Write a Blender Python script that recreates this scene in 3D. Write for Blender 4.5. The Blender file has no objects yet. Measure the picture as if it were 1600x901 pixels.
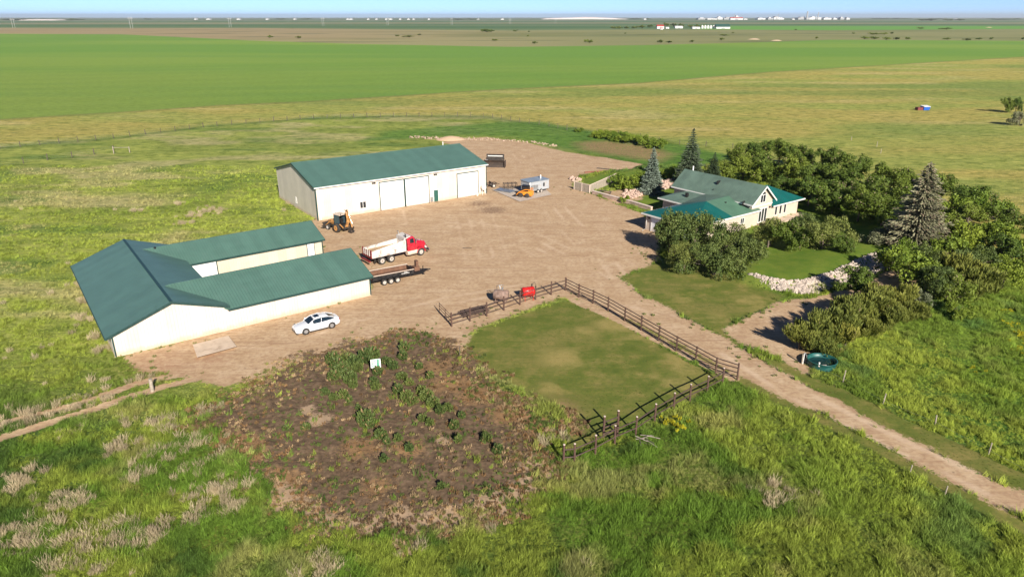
import bpy, bmesh, math, random
import numpy as np
from mathutils import Vector, Matrix
R = math.radians
rng = np.random.default_rng(7)
random.seed(7)
scene = bpy.context.scene
C = scene.collection

# ------------------------------------------------------------------ camera
H = 30.0
FPX = 1090.0
PITCH = math.atan((450.5 - 27.0) / FPX)
cam_d = bpy.data.cameras.new('camera'); cam = bpy.data.objects.new('camera', cam_d); C.objects.link(cam)
cam.location = (0, 0, H); cam.rotation_euler = (math.pi / 2 - PITCH, 0, 0)
cam_d.sensor_width = 36.0; cam_d.lens = 36.0 * FPX / 1600.0
cam_d.clip_start = 0.5; cam_d.clip_end = 120000.0
scene.camera = cam

# ------------------------------------------------------------------ sky and sun
SUN_EL = R(28.0); SUN_DIR = Vector((0.345, -0.939, 0)).normalized()
w = bpy.data.worlds.new('World'); scene.world = w; w.use_nodes = True
nt = w.node_tree
bg = nt.nodes['Background']; sky = nt.nodes.new('ShaderNodeTexSky')
sky.sky_type = 'NISHITA'; sky.sun_disc = False
sky.sun_elevation = SUN_EL; sky.sun_rotation = math.atan2(SUN_DIR.x, SUN_DIR.y)
sky.air_density = 0.32; sky.dust_density = 0.0; sky.ozone_density = 4.2; sky.altitude = 500
nt.links.new(sky.outputs[0], bg.inputs[0]); bg.inputs[1].default_value = 0.085
sd = bpy.data.lights.new('sun', 'SUN'); sd.energy = 5.0; sd.angle = R(0.5); sd.color = (1.0, 0.93, 0.82)
so = bpy.data.objects.new('sun', sd); C.objects.link(so)
sv = Vector((SUN_DIR.x * math.cos(SUN_EL), SUN_DIR.y * math.cos(SUN_EL), math.sin(SUN_EL)))
so.rotation_euler = sv.to_track_quat('Z', 'Y').to_euler(); so.location = (30, -60, 60)
vs = scene.view_settings
vs.view_transform = 'Standard'; vs.look = 'None'; vs.gamma = 1.0; vs.use_curve_mapping = False
vs.exposure = 0.82

# ------------------------------------------------------------------ measuring: a sight line of the survey plan meets height z
def G(px, py, z=0.0):
    cx = (px - 800) / FPX; cy = -(py - 450.5) / FPX
    d = (cx, math.cos(PITCH) + cy * math.sin(PITCH), -math.sin(PITCH) + cy * math.cos(PITCH))
    t = (z - H) / d[2]
    return Vector((d[0] * t, d[1] * t, z))

# ------------------------------------------------------------------ tags
def tag(o, label=None, cat=None, group=None, kind=None):
    if label: o['label'] = label
    if cat: o['category'] = cat
    if group: o['group'] = group
    if kind: o['kind'] = kind
    return o
def thing(name, label, cat, loc=(0, 0, 0), rz=0.0, group=None):
    o = bpy.data.objects.new(name, None); C.objects.link(o)
    o.location = loc; o.rotation_euler = (0, 0, rz); o.empty_display_size = 0.3
    return tag(o, label, cat, group)
def kids(o): return [c for c in bpy.data.objects if c.parent == o]
def dup(root, loc, rz, label=None, sc=None, group=None):
    def cp(o, par):
        c = o.copy(); C.objects.link(c)
        c.parent = par
        for k in kids(o): cp(k, c)
        return c
    r = cp(root, None); r.location = loc; r.rotation_euler = (0, 0, rz)
    if sc: r.scale = sc
    if label: r['label'] = label
    if group: r['group'] = group
    return r

# ------------------------------------------------------------------ mesh collector
class MB:
    def __init__(s): s.v = []; s.f = []; s.smooth = []
    def add(s, vs, fs, M=None, smooth=False):
        b = len(s.v)
        for p in vs:
            p = Vector(p)
            s.v.append(tuple(M @ p) if M is not None else tuple(p))
        for f in fs: s.f.append([b + i for i in f]); s.smooth.append(smooth)
        return s
    def box(s, x0, y0, z0, x1, y1, z1, M=None):
        if x0 > x1: x0, x1 = x1, x0
        if y0 > y1: y0, y1 = y1, y0
        if z0 > z1: z0, z1 = z1, z0
        return s.add([(x0, y0, z0), (x1, y0, z0), (x1, y1, z0), (x0, y1, z0), (x0, y0, z1), (x1, y0, z1), (x1, y1, z1), (x0, y1, z1)],
                     [(3, 2, 1, 0), (4, 5, 6, 7), (0, 1, 5, 4), (1, 2, 6, 5), (2, 3, 7, 6), (3, 0, 4, 7)], M)
    def hexa(s, bot, top, M=None):
        n = len(bot)
        return s.add(list(bot) + list(top), [tuple(reversed(range(n))), tuple(range(n, 2 * n))] + [(i, (i + 1) % n, n + (i + 1) % n, n + i) for i in range(n)], M)
    def slab(s, pts, t, M=None):      # a roof plane, thickness t downwards
        return s.hexa([(p[0], p[1], p[2] - t) for p in pts], pts, M)
    def prism(s, prof, y0, y1, M=None):   # profile in x,z extruded along y
        return s.hexa([(x, y0, z) for x, z in prof], [(x, y1, z) for x, z in prof], M)
    def tube(s, path, r, n=6, M=None, smooth=True, cap=True):
        path = [Vector(p) for p in path]
        if not isinstance(r, (list, tuple)): r = [r] * len(path)
        vs = []; m = len(path)
        for i, p in enumerate(path):
            d = (path[min(i + 1, m - 1)] - path[max(i - 1, 0)])
            if d.length < 1e-6: d = Vector((0, 0, 1))
            d.normalize()
            a = Vector((0, 0, 1)) if abs(d.z) < 0.9 else Vector((1, 0, 0))
            e1 = d.cross(a).normalized(); e2 = d.cross(e1).normalized()
            for k in range(n):
                t = 2 * math.pi * k / n
                vs.append(p + (e1 * math.cos(t) + e2 * math.sin(t)) * r[i])
        fs = [(i * n + k, i * n + (k + 1) % n, (i + 1) * n + (k + 1) % n, (i + 1) * n + k) for i in range(m - 1) for k in range(n)]
        s.add(vs, fs, M, smooth)
        if cap: s.add(vs[:n], [tuple(range(n))], M); s.add(vs[-n:], [tuple(reversed(range(n)))], M)
        return s
    def cyl(s, c, axis, r, L, n=16, M=None):
        c = Vector(c); a = Vector(axis).normalized() * (L / 2)
        return s.tube([c - a, c + a], r, n, M)
    def lathe(s, prof, c=(0, 0, 0), n=24, M=None, smooth=True):  # prof [(r,z)]
        vs = []; c = Vector(c)
        for r, z in prof:
            for k in range(n):
                t = 2 * math.pi * k / n; vs.append(c + Vector((r * math.cos(t), r * math.sin(t), z)))
        fs = [(i * n + k, i * n + (k + 1) % n, (i + 1) * n + (k + 1) % n, (i + 1) * n + k) for i in range(len(prof) - 1) for k in range(n)]
        return s.add(vs, fs, M, smooth)
    def loft(s, secs, M=None, smooth=True, cap=True):
        n = len(secs[0]); vs = [p for sec in secs for p in sec]
        fs = [(i * n + k, i * n + (k + 1) % n, (i + 1) * n + (k + 1) % n, (i + 1) * n + k) for i in range(len(secs) - 1) for k in range(n)]
        s.add(vs, fs, M, smooth)
        if cap: s.add(secs[0], [tuple(range(n))], M); s.add(secs[-1], [tuple(reversed(range(n)))], M)
        return s
    def build(s, name, mat, parent=None, bevel=0.0, loc=None):
        me = bpy.data.meshes.new(name); me.from_pydata(s.v, [], s.f); me.materials.append(mat)
        me.polygons.foreach_set('use_smooth', s.smooth)
        bm = bmesh.new(); bm.from_mesh(me); bmesh.ops.recalc_face_normals(bm, faces=bm.faces)
        bm.to_mesh(me); bm.free(); me.update()
        o = bpy.data.objects.new(name, me); C.objects.link(o)
        if parent is not None: o.parent = parent
        if loc is not None: o.location = loc
        if bevel > 0:
            b = o.modifiers.new('bevel', 'BEVEL'); b.width = bevel; b.segments = 2; b.limit_method = 'ANGLE'
        return o
def part(name, mat, parent, fn, bevel=0.0):
    m = MB(); fn(m); return m.build(name, mat, parent, bevel)

def fast_mesh(name, V, F, mat, parent=None, smooth=False, cols=None):
    """V (n,3), F (m,k) numpy"""
    me = bpy.data.meshes.new(name)
    n, m, k = len(V), len(F), F.shape[1]
    me.vertices.add(n); me.vertices.foreach_set('co', np.asarray(V, np.float32).ravel())
    me.loops.add(m * k); me.loops.foreach_set('vertex_index', np.asarray(F, np.int32).ravel())
    me.polygons.add(m); me.polygons.foreach_set('loop_start', np.arange(0, m * k, k, dtype=np.int32))
    me.polygons.foreach_set('use_smooth', np.full(m, smooth))
    me.update(calc_edges=True)
    for cn, arr in (cols or {}).items():
        a = me.color_attributes.new(cn, 'FLOAT_COLOR', 'POINT')
        a.data.foreach_set('color', np.asarray(arr, np.float32).ravel())
    if mat: me.materials.append(mat)
    if name is None: return me
    o = bpy.data.objects.new(name, me)
    C.objects.link(o)
    if parent is not None: o.parent = parent
    return o

# ------------------------------------------------------------------ materials
def nodes_of(name):
    m = bpy.data.materials.new(name); m.use_nodes = True
    nt = m.node_tree; b = nt.nodes['Principled BSDF']
    return m, nt, b
def N(nt, typ, **kw):
    n = nt.nodes.new(typ)
    for k, v in kw.items():
        if k.startswith('i_'):
            key = k[2:]; n.inputs[int(key) if key.isdigit() else key].default_value = v
        else: setattr(n, k, v)
    return n
def mixc(nt, fac, a, b, blend='MIX'):
    m = nt.nodes.new('ShaderNodeMix'); m.data_type = 'RGBA'; m.blend_type = blend
    for s, x in ((0, fac), (6, a), (7, b)):
        if isinstance(x, (int, float)): m.inputs[s].default_value = x
        elif isinstance(x, tuple): m.inputs[s].default_value = (*x, 1) if len(x) == 3 else x
        else: nt.links.new(x, m.inputs[s])
    return m.outputs[2]
def noise(nt, vec, scale, detail=4, rough=0.55, dist=0.0):
    n = N(nt, 'ShaderNodeTexNoise'); n.inputs['Scale'].default_value = scale
    n.inputs['Detail'].default_value = detail; n.inputs['Roughness'].default_value = rough; n.inputs['Distortion'].default_value = dist
    if vec is not None: nt.links.new(vec, n.inputs['Vector'])
    return n.outputs['Fac']
def ramp(nt, fac, *stops):
    r = nt.nodes.new('ShaderNodeValToRGB'); e = r.color_ramp.elements
    while len(e) < len(stops): e.new(0.5)
    for i, (p, c) in enumerate(stops): e[i].position = p; e[i].color = (*c, 1) if len(c) == 3 else c
    nt.links.new(fac, r.inputs[0]); return r.outputs[0]
def maprange(nt, v, a, b, c=0.0, d=1.0, smooth=True):
    m = nt.nodes.new('ShaderNodeMapRange'); m.interpolation_type = 'SMOOTHSTEP' if smooth else 'LINEAR'
    nt.links.new(v, m.inputs[0])
    for i, x in enumerate((a, b, c, d)): m.inputs[1 + i].default_value = x
    return m.outputs[0]
def mth(nt, op, a, b=None, c=None):
    m = nt.nodes.new('ShaderNodeMath'); m.operation = op
    for i, x in enumerate((a, b, c)):
        if x is None: continue
        if isinstance(x, (int, float)): m.inputs[i].default_value = x
        else: nt.links.new(x, m.inputs[i])
    return m.outputs[0]
def mat(name, col, rough=0.6, metal=0.0, var=0.12, sc=3.0, bump=0.0, coat=0.0, spec=None, dirt=None, dsc=2.0, damt=0.5):
    m, nt, b = nodes_of(name)
    tc = N(nt, 'ShaderNodeTexCoord').outputs['Object']
    f = noise(nt, tc, sc, 5)
    lo = tuple(c * (1 - var) for c in col); hi = tuple(min(1, c * (1 + var)) for c in col)
    c = ramp(nt, f, (0.3, lo), (0.7, hi))
    if dirt:
        d = noise(nt, tc, dsc, 6, 0.7, 0.4)
        c = mixc(nt, maprange(nt, d, 0.5, 0.68, 0, damt), c, dirt)
    nt.links.new(c, b.inputs['Base Color'])
    rr = maprange(nt, f, 0.3, 0.7, max(0.02, rough - 0.08), min(1, rough + 0.08)); nt.links.new(rr, b.inputs['Roughness'])
    b.inputs['Metallic'].default_value = metal; b.inputs['Coat Weight'].default_value = coat
    if spec is not None: b.inputs['Specular IOR Level'].default_value = spec
    if bump:
        bn = N(nt, 'ShaderNodeBump'); bn.inputs['Strength'].default_value = bump; bn.inputs['Distance'].default_value = 0.02
        nt.links.new(noise(nt, tc, sc * 6, 4), bn.inputs['Height']); nt.links.new(bn.outputs[0], b.inputs['Normal'])
    return m
def ribbed(name, col, axis='X', pitch=0.23, rough=0.45, depth=0.03, base_dirt=None, streak=0.10, metal=0.0, line=0.85, spec=0.5):
    """profiled sheet steel: ribs along one axis, washed streaks, splashed dirt low down"""
    m, nt, b = nodes_of(name)
    tco = N(nt, 'ShaderNodeTexCoord').outputs['Object']
    sep = N(nt, 'ShaderNodeSeparateXYZ'); nt.links.new(tco, sep.inputs[0])
    co = sep.outputs[axis]
    fr = mth(nt, 'FRACT', mth(nt, 'MULTIPLY', co, 1.0 / pitch))
    rib = mth(nt, 'SUBTRACT', 1.0, maprange(nt, mth(nt, 'ABSOLUTE', mth(nt, 'SUBTRACT', fr, 0.5)), 0.03, 0.13))
    panel = mth(nt, 'FLOOR', mth(nt, 'MULTIPLY', co, 1.0 / (pitch * 4)))
    wn = N(nt, 'ShaderNodeTexWhiteNoise'); wn.noise_dimensions = '1D'; nt.links.new(panel, wn.inputs['W'])
    f = noise(nt, tco, 0.6, 5, 0.6)
    mp = N(nt, 'ShaderNodeMapping'); nt.links.new(tco, mp.inputs[0])
    mp.inputs['Scale'].default_value = (3.0, 0.25, 3.0) if axis == 'X' else (0.25, 3.0, 3.0)
    st = noise(nt, mp.outputs[0], 1.0, 4)
    c = mixc(nt, maprange(nt, f, 0.3, 0.7, 0, 1), tuple(x * (1 - streak) for x in col), tuple(min(1, x * (1 + streak)) for x in col))
    c = mixc(nt, maprange(nt, st, 0.45, 0.8, 0, 0.25), c, tuple(min(1, x * 0.7 + 0.06) for x in col))
    pv = maprange(nt, wn.outputs[0], 0, 1, 0.93, 1.05, smooth=False)
    pc = N(nt, 'ShaderNodeCombineColor')
    for i in range(3): nt.links.new(pv, pc.inputs[i])
    c = mixc(nt, 1.0, c, pc.outputs[0], 'MULTIPLY')
    c = mixc(nt, mth(nt, 'MULTIPLY', rib, 1 - line), c, tuple(x * 0.55 for x in col))
    if base_dirt:
        z = sep.outputs['Z']
        zz = mth(nt, 'ADD', z, mth(nt, 'MULTIPLY', noise(nt, tco, 1.4, 5), -0.9))
        c = mixc(nt, maprange(nt, zz, 0.25, -0.45, 0, 0.75), c, base_dirt)
    nt.links.new(c, b.inputs['Base Color'])
    b.inputs['Roughness'].default_value = rough; b.inputs['Metallic'].default_value = metal
    b.inputs['Specular IOR Level'].default_value = spec
    bn = N(nt, 'ShaderNodeBump'); bn.inputs['Strength'].default_value = 0.5; bn.inputs['Distance'].default_value = depth
    hh = mth(nt, 'ADD', rib, mth(nt, 'MULTIPLY', noise(nt, tco, 1.2, 3), 0.5))
    nt.links.new(hh, bn.inputs['Height']); nt.links.new(bn.outputs[0], b.inputs['Normal'])
    return m
# ================================================================== GROUND
def vnoise(x, y, s, seed=0):
    """value noise on numpy arrays"""
    x = x / s; y = y / s
    xi = np.floor(x).astype(np.int64); yi = np.floor(y).astype(np.int64)
    fx = x - xi; fy = y - yi; fx = fx * fx * (3 - 2 * fx); fy = fy * fy * (3 - 2 * fy)
    def h(a, b):
        n = (a * 374761393 + b * 668265263 + seed * 1442695041) & 0xffffffff
        n = ((n ^ (n >> 13)) * 1274126177) & 0xffffffff
        return ((n ^ (n >> 16)) & 0xffff) / 65535.0
    a = h(xi, yi); b = h(xi + 1, yi); c = h(xi, yi + 1); d = h(xi + 1, yi + 1)
    return (a * (1 - fx) + b * fx) * (1 - fy) + (c * (1 - fx) + d * fx) * fy
def fbm(x, y, s, seed=0, o=4):
    t = 0; a = 0.5; tot = 0
    for i in range(o): t = t + a * vnoise(x, y, s, seed + i * 17); tot += a; a *= 0.5; s *= 0.5
    return t / tot
def poly_sd(X, Y, pts):
    """signed distance, positive inside"""
    P = np.array(pts); out = np.full(X.shape, 1e9); ins = np.zeros(X.shape, bool)
    for i in range(len(P)):
        ax, ay = P[i - 1]; bx, by = P[i]; dx, dy = bx - ax, by - ay
        t = np.clip(((X - ax) * dx + (Y - ay) * dy) / (dx * dx + dy * dy + 1e-9), 0, 1)
        out = np.minimum(out, (X - ax - t * dx) ** 2 + (Y - ay - t * dy) ** 2)
        c = ((ay > Y) != (by > Y)) & (X < (bx - ax) * (Y - ay) / ((by - ay) if abs(by - ay) > 1e-9 else 1e-9) + ax)
        ins ^= c
    d = np.sqrt(out); return np.where(ins, d, -d)
def line_d(X, Y, pts):
    P = np.array(pts); out = np.full(X.shape, 1e9)
    for i in range(1, len(P)):
        ax, ay = P[i - 1]; bx, by = P[i]; dx, dy = bx - ax, by - ay
        t = np.clip(((X - ax) * dx + (Y - ay) * dy) / (dx * dx + dy * dy + 1e-9), 0, 1)
        out = np.minimum(out, (X - ax - t * dx) ** 2 + (Y - ay - t * dy) ** 2)
    return np.sqrt(out)
def GP(*pts): return [tuple(G(x, y)[:2]) for x, y in pts]

DIRT = GP((196, 558), (216, 572), (232, 580), (262, 578), (296, 592), (350, 606), (420, 590), (505, 560), (600, 532), (660, 532), (702, 548), (724, 558),
          (742, 512), (800, 492), (880, 466), (900, 466), (1000, 505), (1150, 583), (1290, 650), (1600, 812), (1750, 885), (1750, 840), (1600, 770), (1400, 676),
          (1250, 595), (1120, 520), (1000, 458), (968, 434), (985, 424), (1030, 408), (1030, 370), (1003, 333), (893, 292), (905, 274), (945, 266), (985, 264), (1002, 256),
          (950, 247), (880, 237), (830, 224), (760, 214), (715, 218), (690, 222), (720, 232), (735, 240), (500, 340), (486, 342), (505, 400), (560, 400), (580, 450))
PATIO = GP((945, 300), (1000, 292), (1010, 300), (1003, 312), (965, 318), (945, 308))
ROCKBED = GP((1126, 514), (1150, 502), (1190, 484), (1226, 468), (1290, 462), (1345, 440), (1400, 418), (1440, 425), (1440, 440), (1380, 470), (1300, 520), (1262, 560), (1262, 585), (1210, 556), (1160, 540))
REDPATCH = GP((900, 222), (950, 220), (1010, 228), (1050, 240), (1030, 252), (960, 243), (910, 234))
SOIL = GP((262, 660), (300, 634), (350, 612), (395, 592), (440, 566), (505, 552), (560, 526), (640, 512), (705, 528), (735, 556), (790, 600), (850, 634), (893, 650), (893, 675), (868, 690),
          (878, 720), (872, 745), (820, 785), (740, 826), (640, 846), (545, 850), (455, 832), (425, 800), (392, 772), (362, 725), (340, 695), (300, 672))
PENLAWN = GP((724, 536), (748, 516), (800, 497), (880, 470), (900, 474), (1000, 522), (1100, 578), (1136, 592), (1080, 622), (1000, 655), (940, 686), (900, 704), (878, 714), (890, 672), (892, 652), (850, 622), (780, 590), (728, 556))
HLAWN = GP((972, 432), (1000, 424), (1030, 408), (1060, 395), (1160, 440), (1225, 462), (1195, 482), (1150, 500), (1128, 514), (1160, 540), (1230, 568), (1265, 588), (1300, 600), (1450, 672), (1600, 738), (1700, 790), (1700, 815), (1600, 773), (1400, 678), (1250, 596), (1120, 520), (1000, 459))
VERGE = GP((905, 456), (960, 480), (1155, 572), (1290, 650), (1600, 812), (1700, 862), (1700, 895), (1600, 838), (1440, 748), (1300, 672), (1150, 594), (1000, 520), (900, 470))
YLAWN = GP((1160, 440), (1165, 415), (1140, 395), (1110, 375), (1180, 350), (1240, 335), (1215, 300), (1260, 300), (1340, 325), (1470, 355), (1500, 375), (1430, 395), (1380, 412), (1330, 432), (1290, 448), (1240, 456), (1200, 450))
NLAWN = GP((908, 282), (935, 272), (985, 266), (1010, 262), (1060, 262), (1110, 275), (1060, 300), (1040, 318), (1010, 332), (985, 318), (1005, 302), (950, 295), (925, 290))
BACKGREEN = GP((780, 190), (850, 190), (930, 205), (1080, 228), (1160, 245), (1100, 262), (1000, 256), (880, 234), (800, 214), (720, 212), (600, 220), (560, 222), (600, 205))
CROPEDGE = GP((-600, 235), (0, 187), (190, 176), (330, 166), (480, 159), (800, 139), (1000, 130), (1200, 113), (1600, 89), (2300, 60))
PASTEDGE = GP((-500, 290), (0, 229), (190, 213), (330, 196), (480, 184), (640, 180), (760, 181), (860, 196), (940, 206), (1060, 222), (1160, 250), (1300, 300), (1450, 340), (1570, 400), (1700, 450), (2300, 640))
TRACKS = [GP((345, 572), (296, 583), (215, 598), (120, 632), (0, 662), (-150, 705)), GP((330, 585), (296, 594), (245, 607), (190, 625), (120, 648), (0, 684), (-150, 728))]

def fan():
    ys = [19.0]
    while ys[-1] < 40000: ys.append(ys[-1] * 1.0082 + (0.0 if ys[-1] < 2000 else ys[-1] * 0.012))
    ys = np.array(ys); t = np.linspace(-1, 1, 760)
    X = np.outer(26 + 0.86 * ys, t); Y = np.repeat(ys[:, None], len(t), 1)
    return X, Y
GX, GY = fan()
X, Y = GX.ravel(), GY.ravel()
near = Y < 330
def sdn(poly, far=-50.0):
    out = np.full(X.shape, far); out[near] = poly_sd(X[near], Y[near], poly); return out
jit = np.zeros_like(X); jit[near] = (fbm(X[near], Y[near], 3.0, 3, 4) - 0.5) * 3.0
sd_dirt = np.maximum(sdn(DIRT), np.maximum(sdn(PATIO), sdn(ROCKBED)))
sd_red = sdn(REDPATCH)
sd_soil = sdn(SOIL)
sd_lawn = np.maximum.reduce([sdn(PENLAWN), sdn(HLAWN), sdn(VERGE), sdn(YLAWN), sdn(NLAWN)])
sd_bright = np.maximum(sdn(YLAWN), sdn(NLAWN))
dtr = np.full(X.shape, 50.0); m_ = near
for tr in TRACKS: dtr[m_] = np.minimum(dtr[m_], line_d(X[m_], Y[m_], tr))
w_dirt = np.clip(0.5 + (sd_dirt + jit * 0.45) / 2.4, 0, 1)
w_dirt = np.maximum(w_dirt, np.clip(0.5 + (0.55 + jit * 0.12 - dtr) / 0.9, 0, 0.95))
_fd = np.full(X.shape, 50.0); _m = near & (Y < 90)
_fd[_m] = line_d(X[_m], Y[_m], GP((888, 466), (960, 497), (1060, 548), (1146, 592)))
w_dirt = np.maximum(w_dirt, np.clip(0.5 + (0.45 + jit * 0.2 - _fd) / 0.9, 0, 0.8))
w_soil = np.clip(0.5 + (sd_soil + jit * 1.1 + (fbm(X, Y, 1.4, 8, 3) - .5) * 2.2 * near) / 3.6, 0, 1)
w_lawn = np.clip(0.5 + (sd_lawn + jit * 0.25) / 1.6, 0, 1)
w_red = np.clip(0.5 + (sd_red + jit * 0.8) / 5.0, 0, 1) * 0.85
w_bright = np.clip(0.5 + sd_bright / 3.0, 0, 1)

def above(line, soft):   # >0 when farther than the line (line is x-monotone)
    P = np.array(line); yl = np.interp(X, P[:, 0], P[:, 1]); return (Y - yl) / soft
crop_s = above(CROPEDGE, 1.0); past_s = above(PASTEDGE, 1.0)
lnj = (fbm(X, Y, 14, 31, 4) - 0.5)
w_crop = np.clip(0.5 + (crop_s + lnj * 4) / 4, 0, 1)
w_past = np.clip(0.5 + (past_s + lnj * 12) / 9, 0, 1)

def lerp(a, b, t): return a + (b - a) * t[:, None]
def col(c): return np.array(c)[None, :]
def S(v, a, b): t = np.clip((v - a) / (b - a), 0, 1); return t * t * (3 - 2 * t)
n1 = fbm(X, Y, 22, 5); n2 = fbm(X * 0.6, Y, 7, 9); n3 = fbm(X, Y, 60, 21)
# meadow: lush to yellow to straw
LUSH = col((0.130, 0.175, 0.028)); YEL = col((0.250, 0.270, 0.045)); STRAW = col((0.46, 0.39, 0.19)); DEEP = col((0.060, 0.120, 0.025))
leftback = S(Y, 45, 60) * S(-X, -25, 5)
g = np.repeat(LUSH, len(X), 0)
g = lerp(g, DEEP, S(n1, 0.52, 0.72) * 0.8)
g = lerp(g, YEL, S(n2, 0.52, 0.74) * 0.7)
g = lerp(g, col((0.300, 0.340, 0.070)), leftback * (0.65 + 0.35 * S(n2, 0.35, 0.6)))
g = lerp(g, STRAW, leftback * S(fbm(X * 0.55, Y * 1.3, 9, 77), 0.52, 0.72) * 0.6)
g = lerp(g, col((0.12, 0.20, 0.035)), leftback * S(fbm(X * 0.5, Y * 1.3, 11, 78), 0.56, 0.72) * 0.7)
right = S(X, 25, 45) * (1 - S(Y, 110, 150))
g = lerp(g, col((0.130, 0.250, 0.025)), right * 0.55)
# golden pasture
GOLD = col((0.400, 0.345, 0.090)); PG = col((0.310, 0.335, 0.075)); TAN = col((0.50, 0.41, 0.17))
pa = lerp(np.repeat(PG, len(X), 0), GOLD, S(fbm(X * 0.4, Y, 26, 41), 0.36, 0.62))
pa = lerp(pa, TAN, S(fbm(X * 0.3, Y, 12, 43), 0.55, 0.8) * 0.55)
pa = lerp(pa, col((0.16, 0.24, 0.05)), S(fbm(X * 0.3, Y, 34, 49), 0.56, 0.75) * 0.6)
g = lerp(g, pa, w_past)
bgn = np.full(X.shape, -50.0); bgn[near] = poly_sd(X[near], Y[near], BACKGREEN)
g = lerp(g, col((0.10, 0.21, 0.03)), S(bgn + jit, -2, 3) * 0.8)
# crop
CROP = lerp(np.repeat(col((0.145, 0.270, 0.042)), len(X), 0), col((0.200, 0.300, 0.050)), S(fbm(X * 0.25, Y, 90, 51), 0.3, 0.7))
CROP = lerp(CROP, col((0.225, 0.300, 0.055)), S(-X / Y, -0.1, 0.7) * (1 - S(Y, 260, 600)) * 0.8)
CROP = CROP * (1 + .02 * np.sign(np.sin((X * .35 - Y) * 2 * math.pi / 30.0)) * (Y < 500))[:, None]
CROP = lerp(CROP, col((0.130, 0.255, 0.050)), S(fbm(X * 0.1, Y, 30, 57), 0.55, 0.7) * 0.35)
g = lerp(g, CROP, w_crop)
# dark weedy strip along both field edges, pale stubble line
g = lerp(g, col((0.20, 0.19, 0.06)), np.exp(-(crop_s / 2.5) ** 2) * 0.7)
g = lerp(g, col((0.07, 0.14, 0.03)), np.exp(-((past_s + 3) / 3.0) ** 2) * (1 - S(X, 0, 30)) * 0.6)
# beyond the crop: prairie, then long strips of fields up to the horizon
def edge(pts): return above([tuple(G(x, y)[:2]) for x, y in pts], 1.0)
e1 = edge([(-3000, 42), (0, 53), (190, 54), (400, 64), (560, 69), (800, 73.5), (1000, 71), (1200, 66), (1300, 62.5), (1600, 64), (2600, 70), (4500, 80)])
PRA = lerp(np.repeat(col((0.290, 0.265, 0.120)), len(X), 0), col((0.185, 0.190, 0.07)), S(fbm(X * 0.4, Y, 160, 61), 0.4, 0.65))
PRA = lerp(PRA, col((0.20, 0.215, 0.085)), S(X / Y, -.05, .15) * .6)
PRA = lerp(PRA, col((0.34, 0.255, 0.14)), S(-X / Y, -0.05, 0.35) * S(Y, 900, 1200) * 0.8)
PRA = lerp(PRA, col((0.09, 0.11, 0.045)), S(fbm(X * 0.3, Y, 60, 67), 0.62, 0.75) * 0.6)
g = lerp(g, PRA, np.clip(0.5 + (e1 + lnj * 14) / 16, 0, 1))
e2 = edge([(-4000, 42), (0, 43.8), (190, 44), (400, 44), (600, 46.2), (800, 48), (1000, 46.5), (1140, 46.5), (1300, 47.5), (1600, 45.5), (4500, 44)])
DG = lerp(np.repeat(col((0.075, 0.145, 0.055)), len(X), 0), col((0.14, 0.19, 0.08)), S(fbm(X * 0.15, Y, 240, 71), 0.4, 0.6))
LG = col((0.130, 0.300, 0.050))
DG = lerp(DG, np.repeat(LG, len(X), 0), S(X / Y, 0.24, 0.26) * (1 - S(Y, 2500, 2900)))
g = lerp(g, DG, np.clip(0.5 + (e2) / 30, 0, 1))
for (yy, wd, cc, a) in ((2480, 60, (0.34, 0.28, 0.17), 0.0), (3050, 90, (0.07, 0.14, 0.06), 0.8), (3900, 330, (0.33, 0.27, 0.17), 0.75), (5200, 350, (0.10, 0.16, 0.08), 0.7), (7200, 700, (0.24, 0.22, 0.15), 0.7), (11000, 1500, (0.14, 0.17, 0.11), 0.7), (17000, 2500, (0.2, 0.2, 0.15), 0.6)):
    wob = fbm(X, Y * 0 + 5, 2500, int(yy)) * wd * 1.2
    g = lerp(g, col(cc), np.exp(-((Y - yy + wob - wd * 0.6) / wd) ** 2) * a)
# garden soil patchiness, drawn as weights the shader mixes
def spot(px, py, r):
    p = G(px, py); return np.exp(-(((X - p.x) ** 2 + (Y - p.y) ** 2) / r ** 2))
rust = np.zeros_like(X); pale = np.zeros_like(X)
for a in ((375, 700, 2.0), (440, 752, 1.7), (445, 775, 1.0), (590, 760, 1.5), (560, 700, 2.0), (700, 600, 2.4), (640, 700, 1.6), (740, 620, 2.0), (860, 660, 2.2), (675, 575, 2.0), (790, 650, 1.8)): rust = np.maximum(rust, spot(*a))
for a in ((620, 805, 1.5), (600, 812, 1.0), (500, 655, 1.3), (695, 688, 0.9), (850, 748, 0.9), (650, 845, 1.6), (760, 800, 1.8), (835, 725, 1.4), (1200, 762, 1.5), (1215, 785, 1.6), (480, 640, 1.0), (560, 845, 1.2)): pale = np.maximum(pale, spot(*a))
rim = np.exp(-((sd_soil - 0.8) / 2.2) ** 2)
pale = np.maximum(pale, rim * S(-Y, -46, -38) * 1.1)
rust = np.clip(rust + rim * 0.5 * S(n2, 0.35, 0.6), 0, 1)
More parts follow.
